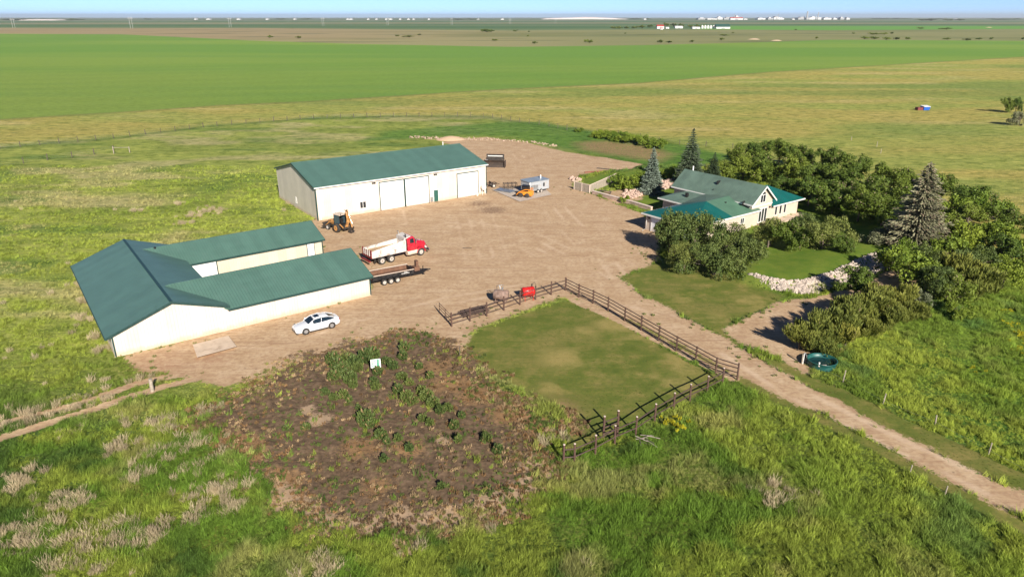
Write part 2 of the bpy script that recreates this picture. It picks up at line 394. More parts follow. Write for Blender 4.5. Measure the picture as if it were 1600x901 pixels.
# yard colour: redder near barn, stony pale at the north rim, tyre-darkened areas
yard_t = np.clip(0.5 + (fbm(X, Y, 12, 91) - 0.5) * 1.6, 0, 1)
stain = np.maximum(spot(770, 328, 3.2) * 0.9, spot(750, 318, 3.0) * 0.8)
stain = np.maximum(stain, spot(690, 440, 3.5) * 0.35)
Z = np.zeros_like(X)
bump_ok = near & (w_dirt < 0.4)
Z += np.where(near, (fbm(X, Y, 9, 13, 3) - 0.5) * 0.28 * S(26 - sd_soil * 0, 0, 1) * (1 - S(w_dirt, 0.2, 0.9)) * (1 - S(w_lawn, 0.2, 0.9)), 0)
a_ = R(-57.0)
Z += np.where(near, S(w_soil, 0.5, 1.0) * (0.07 * np.sin((X * math.cos(R(30)) + Y * math.sin(R(30))) * 2 * math.pi / 1.5) + (fbm(X, Y, 1.2, 15, 3) - 0.5) * 0.22), 0)
# the house lawn stands a little above the rock bank
UP = [tuple(G(x, y, 0.8)[:2]) for x, y in ((1168, 429), (1200, 436), (1235, 441), (1275, 436), (1310, 422), (1345, 409), (1392, 390), (1440, 372), (1475, 364))]
ins_up = np.full(X.shape, -50.0); ins_up[near] = poly_sd(X[near], Y[near], UP + [tuple(G(1520, 330)[:2]), tuple(G(1350, 300)[:2]), tuple(G(1180, 360)[:2]), tuple(G(1150, 400)[:2])])
Z += np.where(near, 0.8 * S(ins_up, -1.6, 0.1) * (1 - S(np.where(near, line_d(X, Y, UP), 50), 1.5, 13)), 0)
GZ = Z.reshape(GX.shape)
def ground_z(x, y):
    i = np.argmin((X - x) ** 2 + (Y - y) ** 2); return float(Z[i])

far_fac = S(Y, 120, 900)
attr_reg = np.concatenate([g, (1 - far_fac)[:, None]], 1)
w_red = np.maximum(w_red, np.maximum(spot(245, 572, 2.6), spot(330, 560, 1.6)) * .6)
w_red = np.maximum(w_red, spot(872, 640, 1.7) * .8)
attr_w = np.stack([w_dirt, w_soil, w_lawn, w_bright], 1)
lane = np.zeros_like(X)
for pts, amp in ((((1750, 858), (1600, 790), (1400, 692), (1250, 612), (1120, 540), (1000, 478), (920, 420), (820, 370), (700, 350), (560, 372)), 1.0), (((1000, 478), (930, 390), (880, 330), (840, 270), (800, 235)), .8),
                 (((1000, 478), (860, 440), (700, 470), (560, 510), (400, 560), (300, 586)), .8), (((920, 420), (980, 395), (1010, 375)), .6), (((560, 372), (640, 350), (640, 330)), .7), (((760, 400), (730, 320), (735, 312)), .7)):
    cl_ = GP(*pts); cl_ = [(x + .6 * math.sin(i * 1.7), y) for i, (x, y) in enumerate(cl_)]
    dd_ = np.full(X.shape, 50.0); mm_ = near & (w_dirt > .2); dd_[mm_] = line_d(X[mm_], Y[mm_], cl_)
    lane = np.maximum(lane, amp * np.exp(-((dd_ - .95) / .38) ** 2))
    lane = lane * (0.35 + 0.65 * S(fbm(X, Y, 7, 611, 3), .38, .6))
    lane = np.maximum(lane, amp * .7 * np.exp(-((dd_ - 2.9) / .35) ** 2) * (fbm(X, Y, 8, 500) > .45))
wear = np.zeros_like(X)
for a in ((1065, 560, 3.6), (1020, 535, 2.6), (960, 505, 2.4), (900, 520, 2.2), (880, 560, 2.4), (1000, 590, 2.2), (940, 560, 1.8), (1180, 472, 2.6), (1090, 462, 2.6), (1130, 500, 2.0), (1060, 600, 1.8), (860, 600, 1.6)): wear = np.maximum(wear, spot(*a))
wear = np.clip(wear * 1.25, 0, 1) ** .6 * S(fbm(X * .7, Y, 3.2, 703, 4) + .10 * wear, .42, .64) * .8
attr_c = np.stack([w_crop, lane, wear, np.ones_like(X)], 1)
attr_k = np.stack([rust, pale, np.maximum(stain, 0), w_red], 1)

def ground_material():
    m, nt, b = nodes_of('ground')
    pos = N(nt, 'ShaderNodeNewGeometry').outputs['Position']
    def attr(n):
        a = N(nt, 'ShaderNodeAttribute', attribute_name=n); return a
    ck = attr('crop_w'); ar = attr('reg'); aw = attr('wts'); ak = attr('kind_w')
    sw = N(nt, 'ShaderNodeSeparateColor'); nt.links.new(aw.outputs['Color'], sw.inputs[0])
    sc_ = N(nt, 'ShaderNodeSeparateColor'); nt.links.new(ck.outputs['Color'], sc_.inputs[0])
    sk = N(nt, 'ShaderNodeSeparateColor'); nt.links.new(ak.outputs['Color'], sk.inputs[0])
    fine = noise(nt, pos, 2.2, 6, 0.65)
    vfine = noise(nt, pos, 9.0, 4, 0.7)
    mp = N(nt, 'ShaderNodeMapping'); nt.links.new(pos, mp.inputs[0]); mp.inputs['Rotation'].default_value = (0, 0, R(25)); mp.inputs['Scale'].default_value = (0.45, 1.4, 1)
    streak = noise(nt, mp.outputs[0], 1.1, 6, 0.68, 0.6)
    med = noise(nt, pos, 0.45, 5, 0.6)
    mf = N(nt, 'ShaderNodeMapping'); nt.links.new(pos, mf.inputs[0]); mf.inputs['Rotation'].default_value = (0, 0, R(14)); mf.inputs['Scale'].default_value = (0.10, 0.42, 1)
    farst = noise(nt, mf.outputs[0], 1.0, 7, 0.72, 0.5)
    # meadow colour
    gcol = ar.outputs['Color']; nearf = ar.outputs['Alpha']
    k = mth(nt, 'MULTIPLY', maprange(nt, streak, 0.3, 0.7, -1, 1), nearf)
    rough_f = mth(nt, 'MULTIPLY', mth(nt, 'SUBTRACT', 1.0, mth(nt, 'MULTIPLY', sc_.outputs[0], 0.8)), 1.0)
    gcol = mixc(nt, mth(nt, 'MULTIPLY', maprange(nt, farst, 0.50, 0.66, 0, 0.55), rough_f), gcol, mixc(nt, 1.0, gcol, (0.55, 0.66, 0.55), 'MULTIPLY'))
    gcol = mixc(nt, mth(nt, 'MULTIPLY', maprange(nt, farst, 0.47, 0.34, 0, 0.6), rough_f), gcol, mixc(nt, 1.0, gcol, (1.45, 1.28, 1.45), 'MULTIPLY'))
    mk = N(nt, 'ShaderNodeMapping'); nt.links.new(pos, mk.inputs[0]); mk.inputs['Scale'].default_value = (0.30, 0.42, 1); mk.inputs['Rotation'].default_value = (0, 0, R(-8))
    fleck = noise(nt, mk.outputs[0], 1.0, 4, 0.75, 0.3)
    gcol = mixc(nt, mth(nt, 'MULTIPLY', maprange(nt, fleck, 0.52, 0.60, 0, 0.85), rough_f), gcol, mixc(nt, 1.0, gcol, (0.55, 0.62, 0.5), 'MULTIPLY'))
    gcol = mixc(nt, mth(nt, 'MULTIPLY', maprange(nt, fleck, 0.45, 0.36, 0, 0.7), rough_f), gcol, mixc(nt, 1.0, gcol, (1.35, 1.25, 1.5), 'MULTIPLY'))
    gd = mixc(nt, maprange(nt, k, 0.0, 1.0, 0, 0.55), gcol, mixc(nt, 1.0, gcol, (0.45, 0.52, 0.5), 'MULTIPLY'))
    gd = mixc(nt, maprange(nt, k, 0.0, -1.0, 0, 0.5), gd, mixc(nt, 1.0, gcol, (1.6, 1.4, 1.5), 'MULTIPLY'))
    gd = mixc(nt, mth(nt, 'MULTIPLY', maprange(nt, vfine, 0.42, 0.7, 0, 0.5), nearf), gd, mixc(nt, 1.0, gcol, (0.4, 0.5, 0.4), 'MULTIPLY'))
    # dirt
    d = ramp(nt, med, (0.25, (0.39, 0.260, 0.150)), (0.5, (0.48, 0.340, 0.208)), (0.75, (0.55, 0.415, 0.272)))
    d = mixc(nt, maprange(nt, fine, 0.42, 0.66, 0, 0.6), d, (0.31, 0.185, 0.110))
    d = mixc(nt, maprange(nt, vfine, 0.60, 0.72, 0, 0.6), d, (0.60, 0.49, 0.38))
    mt = N(nt, 'ShaderNodeMapping'); nt.links.new(pos, mt.inputs[0]); mt.inputs['Rotation'].default_value = (0, 0, R(-38)); mt.inputs['Scale'].default_value = (0.16, 1.5, 1)
    ruts = noise(nt, mt.outputs[0], 0.9, 4, 0.6, 0.9)
    d = mixc(nt, maprange(nt, ruts, 0.52, 0.66, 0, 0.38), d, (0.30, 0.18, 0.11))
    mt2 = N(nt, 'ShaderNodeMapping'); nt.links.new(pos, mt2.inputs[0]); mt2.inputs['Rotation'].default_value = (0, 0, R(56)); mt2.inputs['Scale'].default_value = (0.14, 1.9, 1)
    ruts2 = noise(nt, mt2.outputs[0], 0.9, 4, 0.6, 0.9)
    d = mixc(nt, maprange(nt, ruts2, 0.55, 0.68, 0, 0.45), d, (0.29, 0.175, 0.105))
    d = mixc(nt, mth(nt, 'MULTIPLY', maprange(nt, mth(nt, 'MULTIPLY', sc_.outputs[1], mth(nt, 'ADD', fine, 0.45)), 0.15, 0.8), 0.42), d, (0.64, 0.49, 0.35))
    d = mixc(nt, maprange(nt, ruts2, 0.42, 0.30, 0, 0.4), d, (0.58, 0.43, 0.30))
    vor = N(nt, 'ShaderNodeTexVoronoi'); vor.inputs['Scale'].default_value = 1.1; nt.links.new(pos, vor.inputs['Vector'])
    clod = mth(nt, 'MULTIPLY', maprange(nt, vor.outputs['Distance'], 0.14, 0.06), maprange(nt, med, 0.5, 0.6))
    d = mixc(nt, mth(nt, 'MULTIPLY', clod, 0.6), d, (0.15, 0.10, 0.065))
    d = mixc(nt, maprange(nt, mth(nt, 'MULTIPLY', sk.outputs[2], fine), 0.18, 0.42, 0, 0.65), d, (0.17, 0.105, 0.07))
    # soil
    s = ramp(nt, fine, (0.3, (0.062, 0.042, 0.028)), (0.5, (0.125, 0.084, 0.052)), (0.72, (0.23, 0.155, 0.100)))
    s = mixc(nt, maprange(nt, vfine, 0.54, 0.66, 0, 0.55), s, (0.25, 0.150, 0.080))
    s = mixc(nt, maprange(nt, noise(nt, pos, 1.6, 5, 0.7), 0.55, 0.66, 0, 0.55), s, (0.12, 0.15, 0.04))
    s = mixc(nt, maprange(nt, mth(nt, 'MULTIPLY', sk.outputs[0], mth(nt, 'ADD', mth(nt, 'MULTIPLY', vfine, 1.6), mth(nt, 'SUBTRACT', fine, 0.75))), 0.22, 0.55, 0, 0.75), s, (0.30, 0.175, 0.080))
    s = mixc(nt, maprange(nt, mth(nt, 'MULTIPLY', sk.outputs[1], mth(nt, 'ADD', mth(nt, 'MULTIPLY', vfine, 0.9), mth(nt, 'SUBTRACT', fine, 0.15))), 0.38, 0.62, 0, 0.75), s, (0.44, 0.31, 0.20))
    # lawn
    l1 = ramp(nt, med, (0.32, (0.095, 0.122, 0.020)), (0.48, (0.150, 0.162, 0.032)), (0.66, (0.26, 0.21, 0.065)))
    big = noise(nt, pos, 0.13, 3, 0.5)
    l1 = mixc(nt, maprange(nt, big, 0.48, 0.60, 0, 0.6), l1, (0.25, 0.20, 0.065))
    l1 = mixc(nt, maprange(nt, fine, 0.35, 0.7, 0, 0.45), l1, (0.065, 0.110, 0.018))
    l2 = ramp(nt, med, (0.3, (0.085, 0.160, 0.016)), (0.7, (0.165, 0.215, 0.028)))
    ml = N(nt, 'ShaderNodeMapping'); nt.links.new(pos, ml.inputs[0]); ml.inputs['Rotation'].default_value = (0, 0, R(57)); ml.inputs['Scale'].default_value = (0.05, 0.85, 1)
    mow = noise(nt, ml.outputs[0], 1.0, 3, 0.5, 0.2)
    l1 = mixc(nt, maprange(nt, mow, 0.45, 0.58, 0, 0.4), l1, (0.10, 0.125, 0.022))
    l1 = mixc(nt, maprange(nt, mth(nt, 'MULTIPLY', sc_.outputs[2], mth(nt, 'ADD', fine, mth(nt, 'MULTIPLY', med, 0.8))), 0.25, 0.9, 0, 0.85), l1, (0.33, 0.26, 0.09))
    l = mixc(nt, aw.outputs['Alpha'], l1, l2)
    l = mixc(nt, maprange(nt, vfine, 0.4, 0.7, 0, 0.25), l, (0.05, 0.09, 0.015))
    # ragged masks
    rag = mth(nt, 'MULTIPLY', mth(nt, 'SUBTRACT', mth(nt, 'ADD', fine, mth(nt, 'MULTIPLY', vfine, 0.6)), 0.8), 0.9)
    def msk(w): return maprange(nt, mth(nt, 'ADD', w, rag), 0.42, 0.58)
    c = mixc(nt, msk(sw.outputs[2]), gd, l)
    c = mixc(nt, msk(sw.outputs[0]), c, d)
    c = mixc(nt, msk(sw.outputs[1]), c, s)
    c = mixc(nt, mth(nt, 'MULTIPLY', ak.outputs['Alpha'], maprange(nt, fine, 0.3, 0.6)), c, (0.36, 0.20, 0.12))
    nt.links.new(c, b.inputs['Base Color'])
    b.inputs['Roughness'].default_value = 0.95; b.inputs['Specular IOR Level'].default_value = 0.15
    bn = N(nt, 'ShaderNodeBump'); bn.inputs['Distance'].default_value = 0.25
    grassy = mth(nt, 'SUBTRACT', 1.0, msk(mth(nt, 'MAXIMUM', mth(nt, 'MAXIMUM', sw.outputs[0], sw.outputs[2]), sw.outputs[1])))
    nt.links.new(mth(nt, 'ADD', mth(nt, 'MULTIPLY', mth(nt, 'MULTIPLY', grassy, nearf), 0.75), 0.16), bn.inputs['Strength'])
    nt.links.new(mth(nt, 'ADD', mth(nt, 'ADD', fine, mth(nt, 'MULTIPLY', vfine, 0.35)), streak), bn.inputs['Height'])
    nt.links.new(bn.outputs[0], b.inputs['Normal'])
    return m
GROUND = ground_material()
def build_ground():
    nr, nc = GX.shape
    V = np.stack([X, Y, Z], 1)
    idx = np.arange(nr * nc).reshape(nr, nc)
    F = np.stack([idx[:-1, :-1], idx[:-1, 1:], idx[1:, 1:], idx[1:, :-1]], -1).reshape(-1, 4)
    cls = np.zeros(len(X), int)                      # 0 meadow
    cls[w_past > 0.5] = 1; cls[w_crop > 0.5] = 2
    cls[e1 > 0] = 3; cls[e2 > 0] = 4
    cls[w_lawn > 0.5] = 5; cls[w_dirt > 0.5] = 6; cls[w_soil > 0.5] = 7
    fc = cls[F[:, 0]]
    for k, name in enumerate(('meadow_ground', 'pasture_ground', 'crop_field', 'prairie_ground', 'distant_fields', 'lawn', 'dirt_road', 'garden_soil')):
        Fk = F[fc == k]
        u, inv = np.unique(Fk, return_inverse=True)
        o = fast_mesh(name, V[u], inv.reshape(-1, 4), GROUND, smooth=True, cols={'reg': attr_reg[u], 'wts': attr_w[u], 'kind_w': attr_k[u], 'crop_w': attr_c[u]})
        tag(o, kind='structure')
    # the land behind and beside the drone
    m = MB()
    for q in ([(-40000, -4000, -.02), (40000, -4000, -.02), (40000, 19, -.02), (-40000, 19, -.02)],
              [(-40000, 19, -.02), (-42.3, 19, -.02), (-34426, 40000, -.02), (-40000, 40000, -.02)],
              [(40000, 19, -.02), (40000, 40000, -.02), (34426, 40000, -.02), (42.3, 19, -.02)]):
        m.add(q, [(0, 1, 2, 3)])
    tag(m.build('ground', mat('plain_grass', (0.12, 0.19, 0.04), 0.95, sc=0.02)), kind='structure')
build_ground()
# ================================================================== MATERIALS FOR BUILT THINGS
ROOF_X = ribbed('green_roof_steel', (0.080, 0.160, 0.128), 'X', 0.30, 0.42, 0.03, streak=0.07, line=0.66)
ROOF_Y = ribbed('green_roof_steel_across', (0.080, 0.160, 0.128), 'Y', 0.30, 0.42, 0.03, streak=0.07, line=0.66)
ROOF_TEAL = ribbed('new_teal_roof_steel', (0.006, 0.105, 0.088), 'Y', 0.30, 0.35, 0.03, streak=0.06, line=0.75)
ROOF_TEALX = ribbed('new_teal_roof_steel_across', (0.006, 0.105, 0.088), 'X', 0.30, 0.35, 0.03, streak=0.06, line=0.75)
ROOF_FADED = ribbed('faded_green_roof_steel', (0.085, 0.175, 0.115), 'X', 0.30, 0.45, 0.03, streak=0.10, line=0.7)
ROOF_GREY = ribbed('weathered_grey_green_roof', (0.115, 0.175, 0.135), 'Y', 0.30, 0.5, 0.03, streak=0.18, line=0.7)
WALL_X = ribbed('cream_wall_steel', (0.62, 0.55, 0.465), 'X', 0.30, 0.5, 0.03, (0.50, 0.36, 0.25), 0.05, line=0.80, spec=0.3)
WALL_Y = ribbed('cream_wall_steel_across', (0.62, 0.55, 0.465), 'Y', 0.30, 0.5, 0.03, (0.50, 0.36, 0.25), 0.05, line=0.80, spec=0.3)
COURT = ribbed('warm_cream_wall_steel', (0.58, 0.50, 0.39), 'X', 0.30, 0.5, 0.02, (0.50, 0.36, 0.25), 0.04, line=0.9, spec=0.3)
STUCCO = mat('pinkish_stucco', (0.50, 0.41, 0.335), 0.85, var=0.05, sc=1.5, bump=0.2, dirt=(0.45, 0.36, 0.28), dsc=0.7, damt=0.35)
DOORW = ribbed('white_door_panel', (0.72, 0.72, 0.71), 'X', 0.9, 0.45, 0.01, (0.55, 0.45, 0.36), 0.02, line=0.95)
DOORWY = ribbed('white_door_panel_across', (0.80, 0.80, 0.82), 'Y', 0.9, 0.45, 0.01, (0.55, 0.45, 0.36), 0.02, line=0.95)
TRIM = mat('dark_green_trim', (0.018, 0.050, 0.045), 0.45)
WHITE = mat('white_trim', (0.70, 0.68, 0.64), 0.5, var=0.04)
GLASS = mat('dark_window_glass', (0.02, 0.025, 0.03), 0.08, var=0.3, spec=0.8)
CONC = mat('pale_concrete', (0.56, 0.44, 0.33), 0.9, var=0.10, sc=1.2, bump=0.3, dirt=(0.33, 0.24, 0.17), dsc=0.9, damt=0.6)
STEELG = mat('galvanised_steel', (0.42, 0.45, 0.48), 0.35, metal=0.7, var=0.2)
BLACK = mat('black_paint', (0.009, 0.009, 0.010), 0.5, var=0.3, dirt=(0.07, 0.05, 0.035), dsc=3, damt=0.3)
RUBBER = mat('tyre_rubber', (0.025, 0.024, 0.023), 0.85, var=0.2, sc=8, dirt=(0.18, 0.13, 0.09), dsc=4, damt=0.5)

def wall_poly(m, O, U, W, prof, t=0.16):
    """gable or plain wall: profile (u,z) in the plane of U; thickness t toward W"""
    O = Vector(O); U = Vector(U); W = Vector(W)
    a = [O + U * p[0] + Vector((0, 0, p[1])) for p in prof]
    m.hexa([tuple(q) for q in a], [tuple(q + W * t) for q in a])
EX, EY = Vector((1, 0, 0)), Vector((0, 1, 0))

def window(parent, x0, x1, z0, z1, y, bars=1, axis='X', out=-1, frame=WHITE, fw=0.07, glass=GLASS, arch=False):
    """window on a wall: plane y (axis X) or plane x (axis Y); out = direction of the outside"""
    f = MB(); g = MB()
    def bx(m, a0, a1, b0, b1, d0, d1):
        if axis == 'X': m.box(a0, y + out * d0, b0, a1, y + out * d1, b1)
        else: m.box(y + out * d0, a0, b0, y + out * d1, a1, b1)
    bx(f, x0 - fw, x1 + fw, z1, z1 + fw, -0.02, 0.06); bx(f, x0 - fw, x1 + fw, z0 - fw, z0, -0.02, 0.08)
    bx(f, x0 - fw, x0, z0, z1, -0.02, 0.06); bx(f, x1, x1 + fw, z0, z1, -0.02, 0.06)
    for i in range(bars):
        c = x0 + (x1 - x0) * (i + 1) / (bars + 1); bx(f, c - fw / 2, c + fw / 2, z0, z1, -0.02, 0.05)
    fo = f.build('window', frame, parent)
    bx(g, x0, x1, z0, z1, 0.004, 0.022)
    g.build('pane', glass, fo)
    return fo

# ================================================================== THE BIG WORKSHOP
A0 = G(497, 345)
shop = thing('workshop', 'large cream steel workshop with green roof and three tall white doors', 'workshop', A0, R(35.45))
L, W_, EV, RG = 31.9, 18.6, 5.35, 7.6
part('wall', WALL_X, shop, lambda m: m.box(0, 0, -.2, L, 0.16, EV))
part('wall', WALL_X, shop, lambda m: m.box(0, W_ - .16, -.2, L, W_, EV))
for xx, d in ((0.0, 1), (L, -1)):
    m = MB(); wall_poly(m, (xx, 0.162, 0), EY, EX * d, [(0, -.2), (W_ - .324, -.2), (W_ - .324, EV), (W_ / 2 - .162, RG - .05), (0, EV)]); m.build('wall', WALL_Y, shop)
ov = 0.28
for s in (0, 1):
    y_e, y_r = (-ov, W_ / 2) if s == 0 else (W_ + ov, W_ / 2)
    ze = EV - (RG - EV) / (W_ / 2) * ov + .1
    part('roof', ROOF_X, shop, lambda m: m.slab([(-.25, y_e, ze), (L + .25, y_e, ze), (L + .25, y_r, RG + .1), (-.25, y_r, RG + .1)] if s == 0 else [(-.25, y_r, RG + .1), (L + .25, y_r, RG + .1), (L + .25, y_e, ze), (-.25, y_e, ze)], 0.08))
part('ridge_cap', ROOF_X, shop, lambda m: m.prism([(0, 0)] and [(-.26, RG + .09), (L + .26, RG + .09), (L + .26, RG + .15), (-.26, RG + .15)], W_ / 2 - .16, W_ / 2 + .16))
def gable_trim(m, xs, W_, EV, RG, ov, h=0.2):
    for x in xs:
        for a, b in (((x, -ov), (x, W_ / 2)), ((x, W_ + ov), (x, W_ / 2))):
            za = EV - (RG - EV) / (W_ / 2) * ov + .06; zb = RG + .06
            m.hexa([(x - .03, a[1], za - h), (x + .03, a[1], za - h), (x + .03, b[1], zb - h), (x - .03, b[1], zb - h)], [(x - .03, a[1], za), (x + .03, a[1], za), (x + .03, b[1], zb), (x - .03, b[1], zb)])
for gx in (-.284, L + .284): part('gable_trim', TRIM, shop, lambda m: gable_trim(m, (gx,), W_, EV, RG, ov))
part('gutter', WHITE, shop, lambda m: m.box(-.25, -ov - .13, EV - .16, L + .25, -ov - .003, EV + .0))
part('corner_trim', TRIM, shop, lambda m: (m.box(-.05, -.05, -.1, .12, -.003, EV - .1), m.box(-.05, -.003, -.1, -.003, .15, EV - .1)))
part('corner_trim', TRIM, shop, lambda m: m.box(L - .12, -.05, -.1, L + .05, -.003, EV - .1))
part('downpipe', WHITE, shop, lambda m: m.box(.42, -.14, .1, .54, -.02, EV - .1))
part('downpipe', WHITE, shop, lambda m: m.box(L - .3, -.14, .1, L - .2, -.02, EV - .1))
def bigdoor(x0, x1, z1):
    d = part('door', DOORW, shop, lambda m: m.box(x0, -.075, .03, x1, -.01, z1))
    part('door_frame', TRIM, d, lambda m: (m.box(x0 - .12, -.12, 0, x0 - .003, -.004, z1 + .14), m.box(x1 + .003, -.12, 0, x1 + .12, -.004, z1 + .14), m.box(x0 - .003, -.12, z1 + .003, x1 + .003, -.004, z1 + .14)))
    part('handle', BLACK, d, lambda m: m.box((x0 + x1) / 2 - .15, -.11, .9, (x0 + x1) / 2 + .15, -.0755, .97))
    for k in range(1, 7): part('panel_joint', mat_joint, d, lambda m: m.box(x0 + .03, -.079, z1 * k / 7 - .012, x1 - .03, -.0755, z1 * k / 7 + .012))
mat_joint = mat('door_joint_rubber', (0.55, 0.55, 0.55), 0.7)  # plain grey strips marking the joints between door panels
bigdoor(10.9, 15.25, 4.65); bigdoor(15.55, 19.95, 4.65); bigdoor(25.8, 30.05, 4.25)
md = part('man_door', mat('green_man_door', (0.02, 0.09, 0.07), 0.5), shop, lambda m: m.box(20.95, -.07, .05, 21.8, -.01, 2.05))
part('door_frame', WHITE, md, lambda m: (m.box(20.87, -.09, .03, 20.947, -.004, 2.13), m.box(21.803, -.09, .03, 21.88, -.004, 2.13), m.box(20.947, -.09, 2.053, 21.803, -.004, 2.13)))
window(shop, 7.25, 8.25, 0.95, 1.95, 0, 1)
window(shop, 9.3, 9.7, 0.95, 1.9, 0, 0, axis='Y')  # window in the gable end
for x in (9.85, 21.35):
    part('wall_light', BLACK, shop, lambda m: (m.box(x - .28, -.30, 4.72, x - .05, -.02, 4.9), m.box(x + .05, -.30, 4.72, x + .28, -.02, 4.9), m.box(x - .06, -.1, 4.76, x + .06, -.004, 4.86)))
part('vent', WHITE, shop, lambda m: m.tube([(L - 3.2, W_ / 2 + .4, RG - .2), (L - 3.2, W_ / 2 + .4, RG + .75)], .09, 8))
for bx_ in ((20.25, -.25, .2, 20.65, -.02, .95), (4.4, -.08, 1.0, 4.56, -.003, 1.16), (2.9, -.08, .8, 3.05, -.003, .95)): part('outlet_box', STEELG, shop, lambda m: m.box(*bx_))
# white wall tank at the right corner of the workshop
wt = thing('wall_tank', 'small white oval tank on a stand against the right corner of the workshop', 'tank', shop.matrix_world @ Vector((0, 0, 0)))
wt.matrix_world = Matrix.Translation(A0) @ Matrix.Rotation(R(35.45), 4, 'Z')
part('tank_shell', WHITE, wt, lambda m: m.loft([[(30.9 + .42 * math.cos(t) * k, y, 1.35 + .5 * math.sin(t) * k) for t in [i * math.pi / 8 for i in range(16)]] for y, k in ((-.95, .8), (-.88, 1), (-.42, 1), (-.35, .8))]))
for dx in (-.3, .3):
    part('leg', WHITE, wt, lambda m: m.tube([(30.9 + dx, -.65, .95), (30.9 + dx, -.65, -.05)], .04, 6))
part('pump_hose', BLACK, wt, lambda m: m.tube([(31.35, -.65, 1.3), (31.6, -.8, .9), (31.55, -.75, .4), (31.4, -.7, .7)], .03, 6))

# ================================================================== THE U-SHAPED BARN
B0 = G(180, 558)
barn = thing('barn', 'long low cream barn in a U with green roof and two wings', 'barn', B0, R(36.7))
UW, VL = 10.6, 24.8
RU, RZ, EL, ER = 5.6, 4.3, 2.25, 2.65
m = MB(); wall_poly(m, (0, 0, 0), EX, EY, [(0, -.2), (UW + 15.9, -.2), (UW + 15.9, 2.35), (UW, 2.35), (UW, ER - .02), (RU, RZ - .08), (0, EL)]); m.build('wall', WALL_X, barn)
m = MB(); wall_poly(m, (0, VL, 0), EX, -EY, [(0, -.2), (UW, -.2), (UW, ER - .02), (RU, RZ - .08), (0, EL)]); m.build('wall', WALL_X, barn)
part('wall', WALL_Y, barn, lambda m: m.box(0, .162, -.2, .16, VL - .162, EL))
part('wall', WALL_Y, barn, lambda m: m.box(UW - .16, 10.6, -.2, UW, 16.8, ER - .05))
NW = (0.0, 10.6, 26.5)       # near wing v0, v1, u end
BW = (16.8, 24.8, 27.7)
def wing(v0, v1, ue, zr, ze, wmat_in, side_in):
    vm = (v0 + v1) / 2
    m = MB(); wall_poly(m, (ue, v0 + .162, 0), EY, -EX, [(0, -.2), (v1 - v0 - .324, -.2), (v1 - v0 - .324, ze - .05), ((v1 - v0) / 2 - .162, zr - .1), (0, ze - .05)]); m.build('wall', WALL_Y, barn)
    o = .3; sl = (zr - ze) / ((v1 - v0) / 2)
    part('roof', ROOF_X, barn, lambda m: m.slab([(UW + .02 if v0 == 0 else 8.3, v0 - o, ze - sl * o + .1), (ue + .3, v0 - o, ze - sl * o + .1), (ue + .3, vm, zr + .1), (5.9, vm, zr + .1)] if v0 == 0 else
         [(UW - .25, v0 - o, ze - sl * o + .1), (ue + .3, v0 - o, ze - sl * o + .1), (ue + .3, vm, zr + .1), (6.6, vm, zr + .1)], .08))
    part('roof', ROOF_X, barn, lambda m: m.slab([(5.9, vm, zr + .1), (ue + .3, vm, zr + .1), (ue + .3, v1 + o, ze - sl * o + .1), (UW - .25, v1 + o, ze - sl * o + .1)], .08))
    part('eave_trim', TRIM, barn, lambda m: (m.box(UW + .05, v0 - o - .05, ze - sl * o - .1, ue + .3, v0 - o - .003, ze - sl * o + .1), m.box(UW + .05, v1 + o + .003, ze - sl * o - .1, ue + .3, v1 + o + .05, ze - sl * o + .1)))
    m = MB()
    for a in (v0 - o, v1 + o):
        m.hexa([(ue + .303, a, ze - sl * o - .12), (ue + .35, a, ze - sl * o - .12), (ue + .35, vm, zr - .12), (ue + .303, vm, zr - .12)], [(ue + .303, a, ze - sl * o + .1), (ue + .35, a, ze - sl * o + .1), (ue + .35, vm, zr + .1), (ue + .303, vm, zr + .1)])
    m.build('gable_trim', TRIM, barn)
    m = MB(); m.prism([(6.4, zr + .09), (ue + .3, zr + .09), (ue + .3, zr + .14), (6.4, zr + .14)], vm - .14, vm + .14); m.build('ridge_cap', ROOF_X, barn)
wing(*NW, 4.15, 2.35, None, 1); wing(*BW, 3.85, 2.4, None, 0)
part('wall', COURT, barn, lambda m: m.box(UW + .003, 10.44, -.2, NW[2] - .16, 10.6, 2.3))
part('wall', COURT, barn, lambda m: m.box(UW + .003, 16.8, -.2, BW[2], 16.96, 2.35))
part('wall', WALL_X, barn, lambda m: m.box(UW + .003, VL - .16, -.2, BW[2], VL, 2.35))
so_ = (RZ - EL) / RU; si_ = (RZ - ER) / (UW - RU)
part('roof', ROOF_Y, barn, lambda m: m.slab([(-.5, -.25, EL - so_ * .5 + .1), (RU, -.25, RZ + .1), (RU, VL + .3, RZ + .1), (-.5, VL + .3, EL - so_ * .5 + .1)], .08))
part('roof', ROOF_Y, barn, lambda m: m.slab([(RU, -.25, RZ + .1), (UW + .25, -.25, ER - si_ * .25 + .1), (UW + .25, VL + .3, ER - si_ * .25 + .1), (RU, VL + .3, RZ + .1)], .08))
part('ridge_cap', TRIM, barn, lambda m: m.box(RU - .13, -.26, RZ + .06, RU + .13, VL + .31, RZ + .14))
for v in (-.253, VL + .303):
    m = MB(); d = -.05 if v < 0 else .05
    for (a, za), (b, zb) in (((-.5, EL - so_ * .5 + .1), (RU, RZ + .1)), ((UW + .25, ER - si_ * .25 + .1), (RU, RZ + .1))):
        m.hexa([(a, v, za - .22), (b, v, zb - .22), (b, v + d, zb - .22), (a, v + d, za - .22)], [(a, v, za), (b, v, zb), (b, v + d, zb), (a, v + d, za)])
    m.build('gable_trim', TRIM, barn)
part('eave_trim', TRIM, barn, lambda m: m.box(-.56, -.25, EL - so_ * .5 - .1, -.503, VL + .3, EL - so_ * .5 + .1))
part('downpipe', TRIM, barn, lambda m: m.box(.02, -.12, .0, .14, -.02, EL - .05))
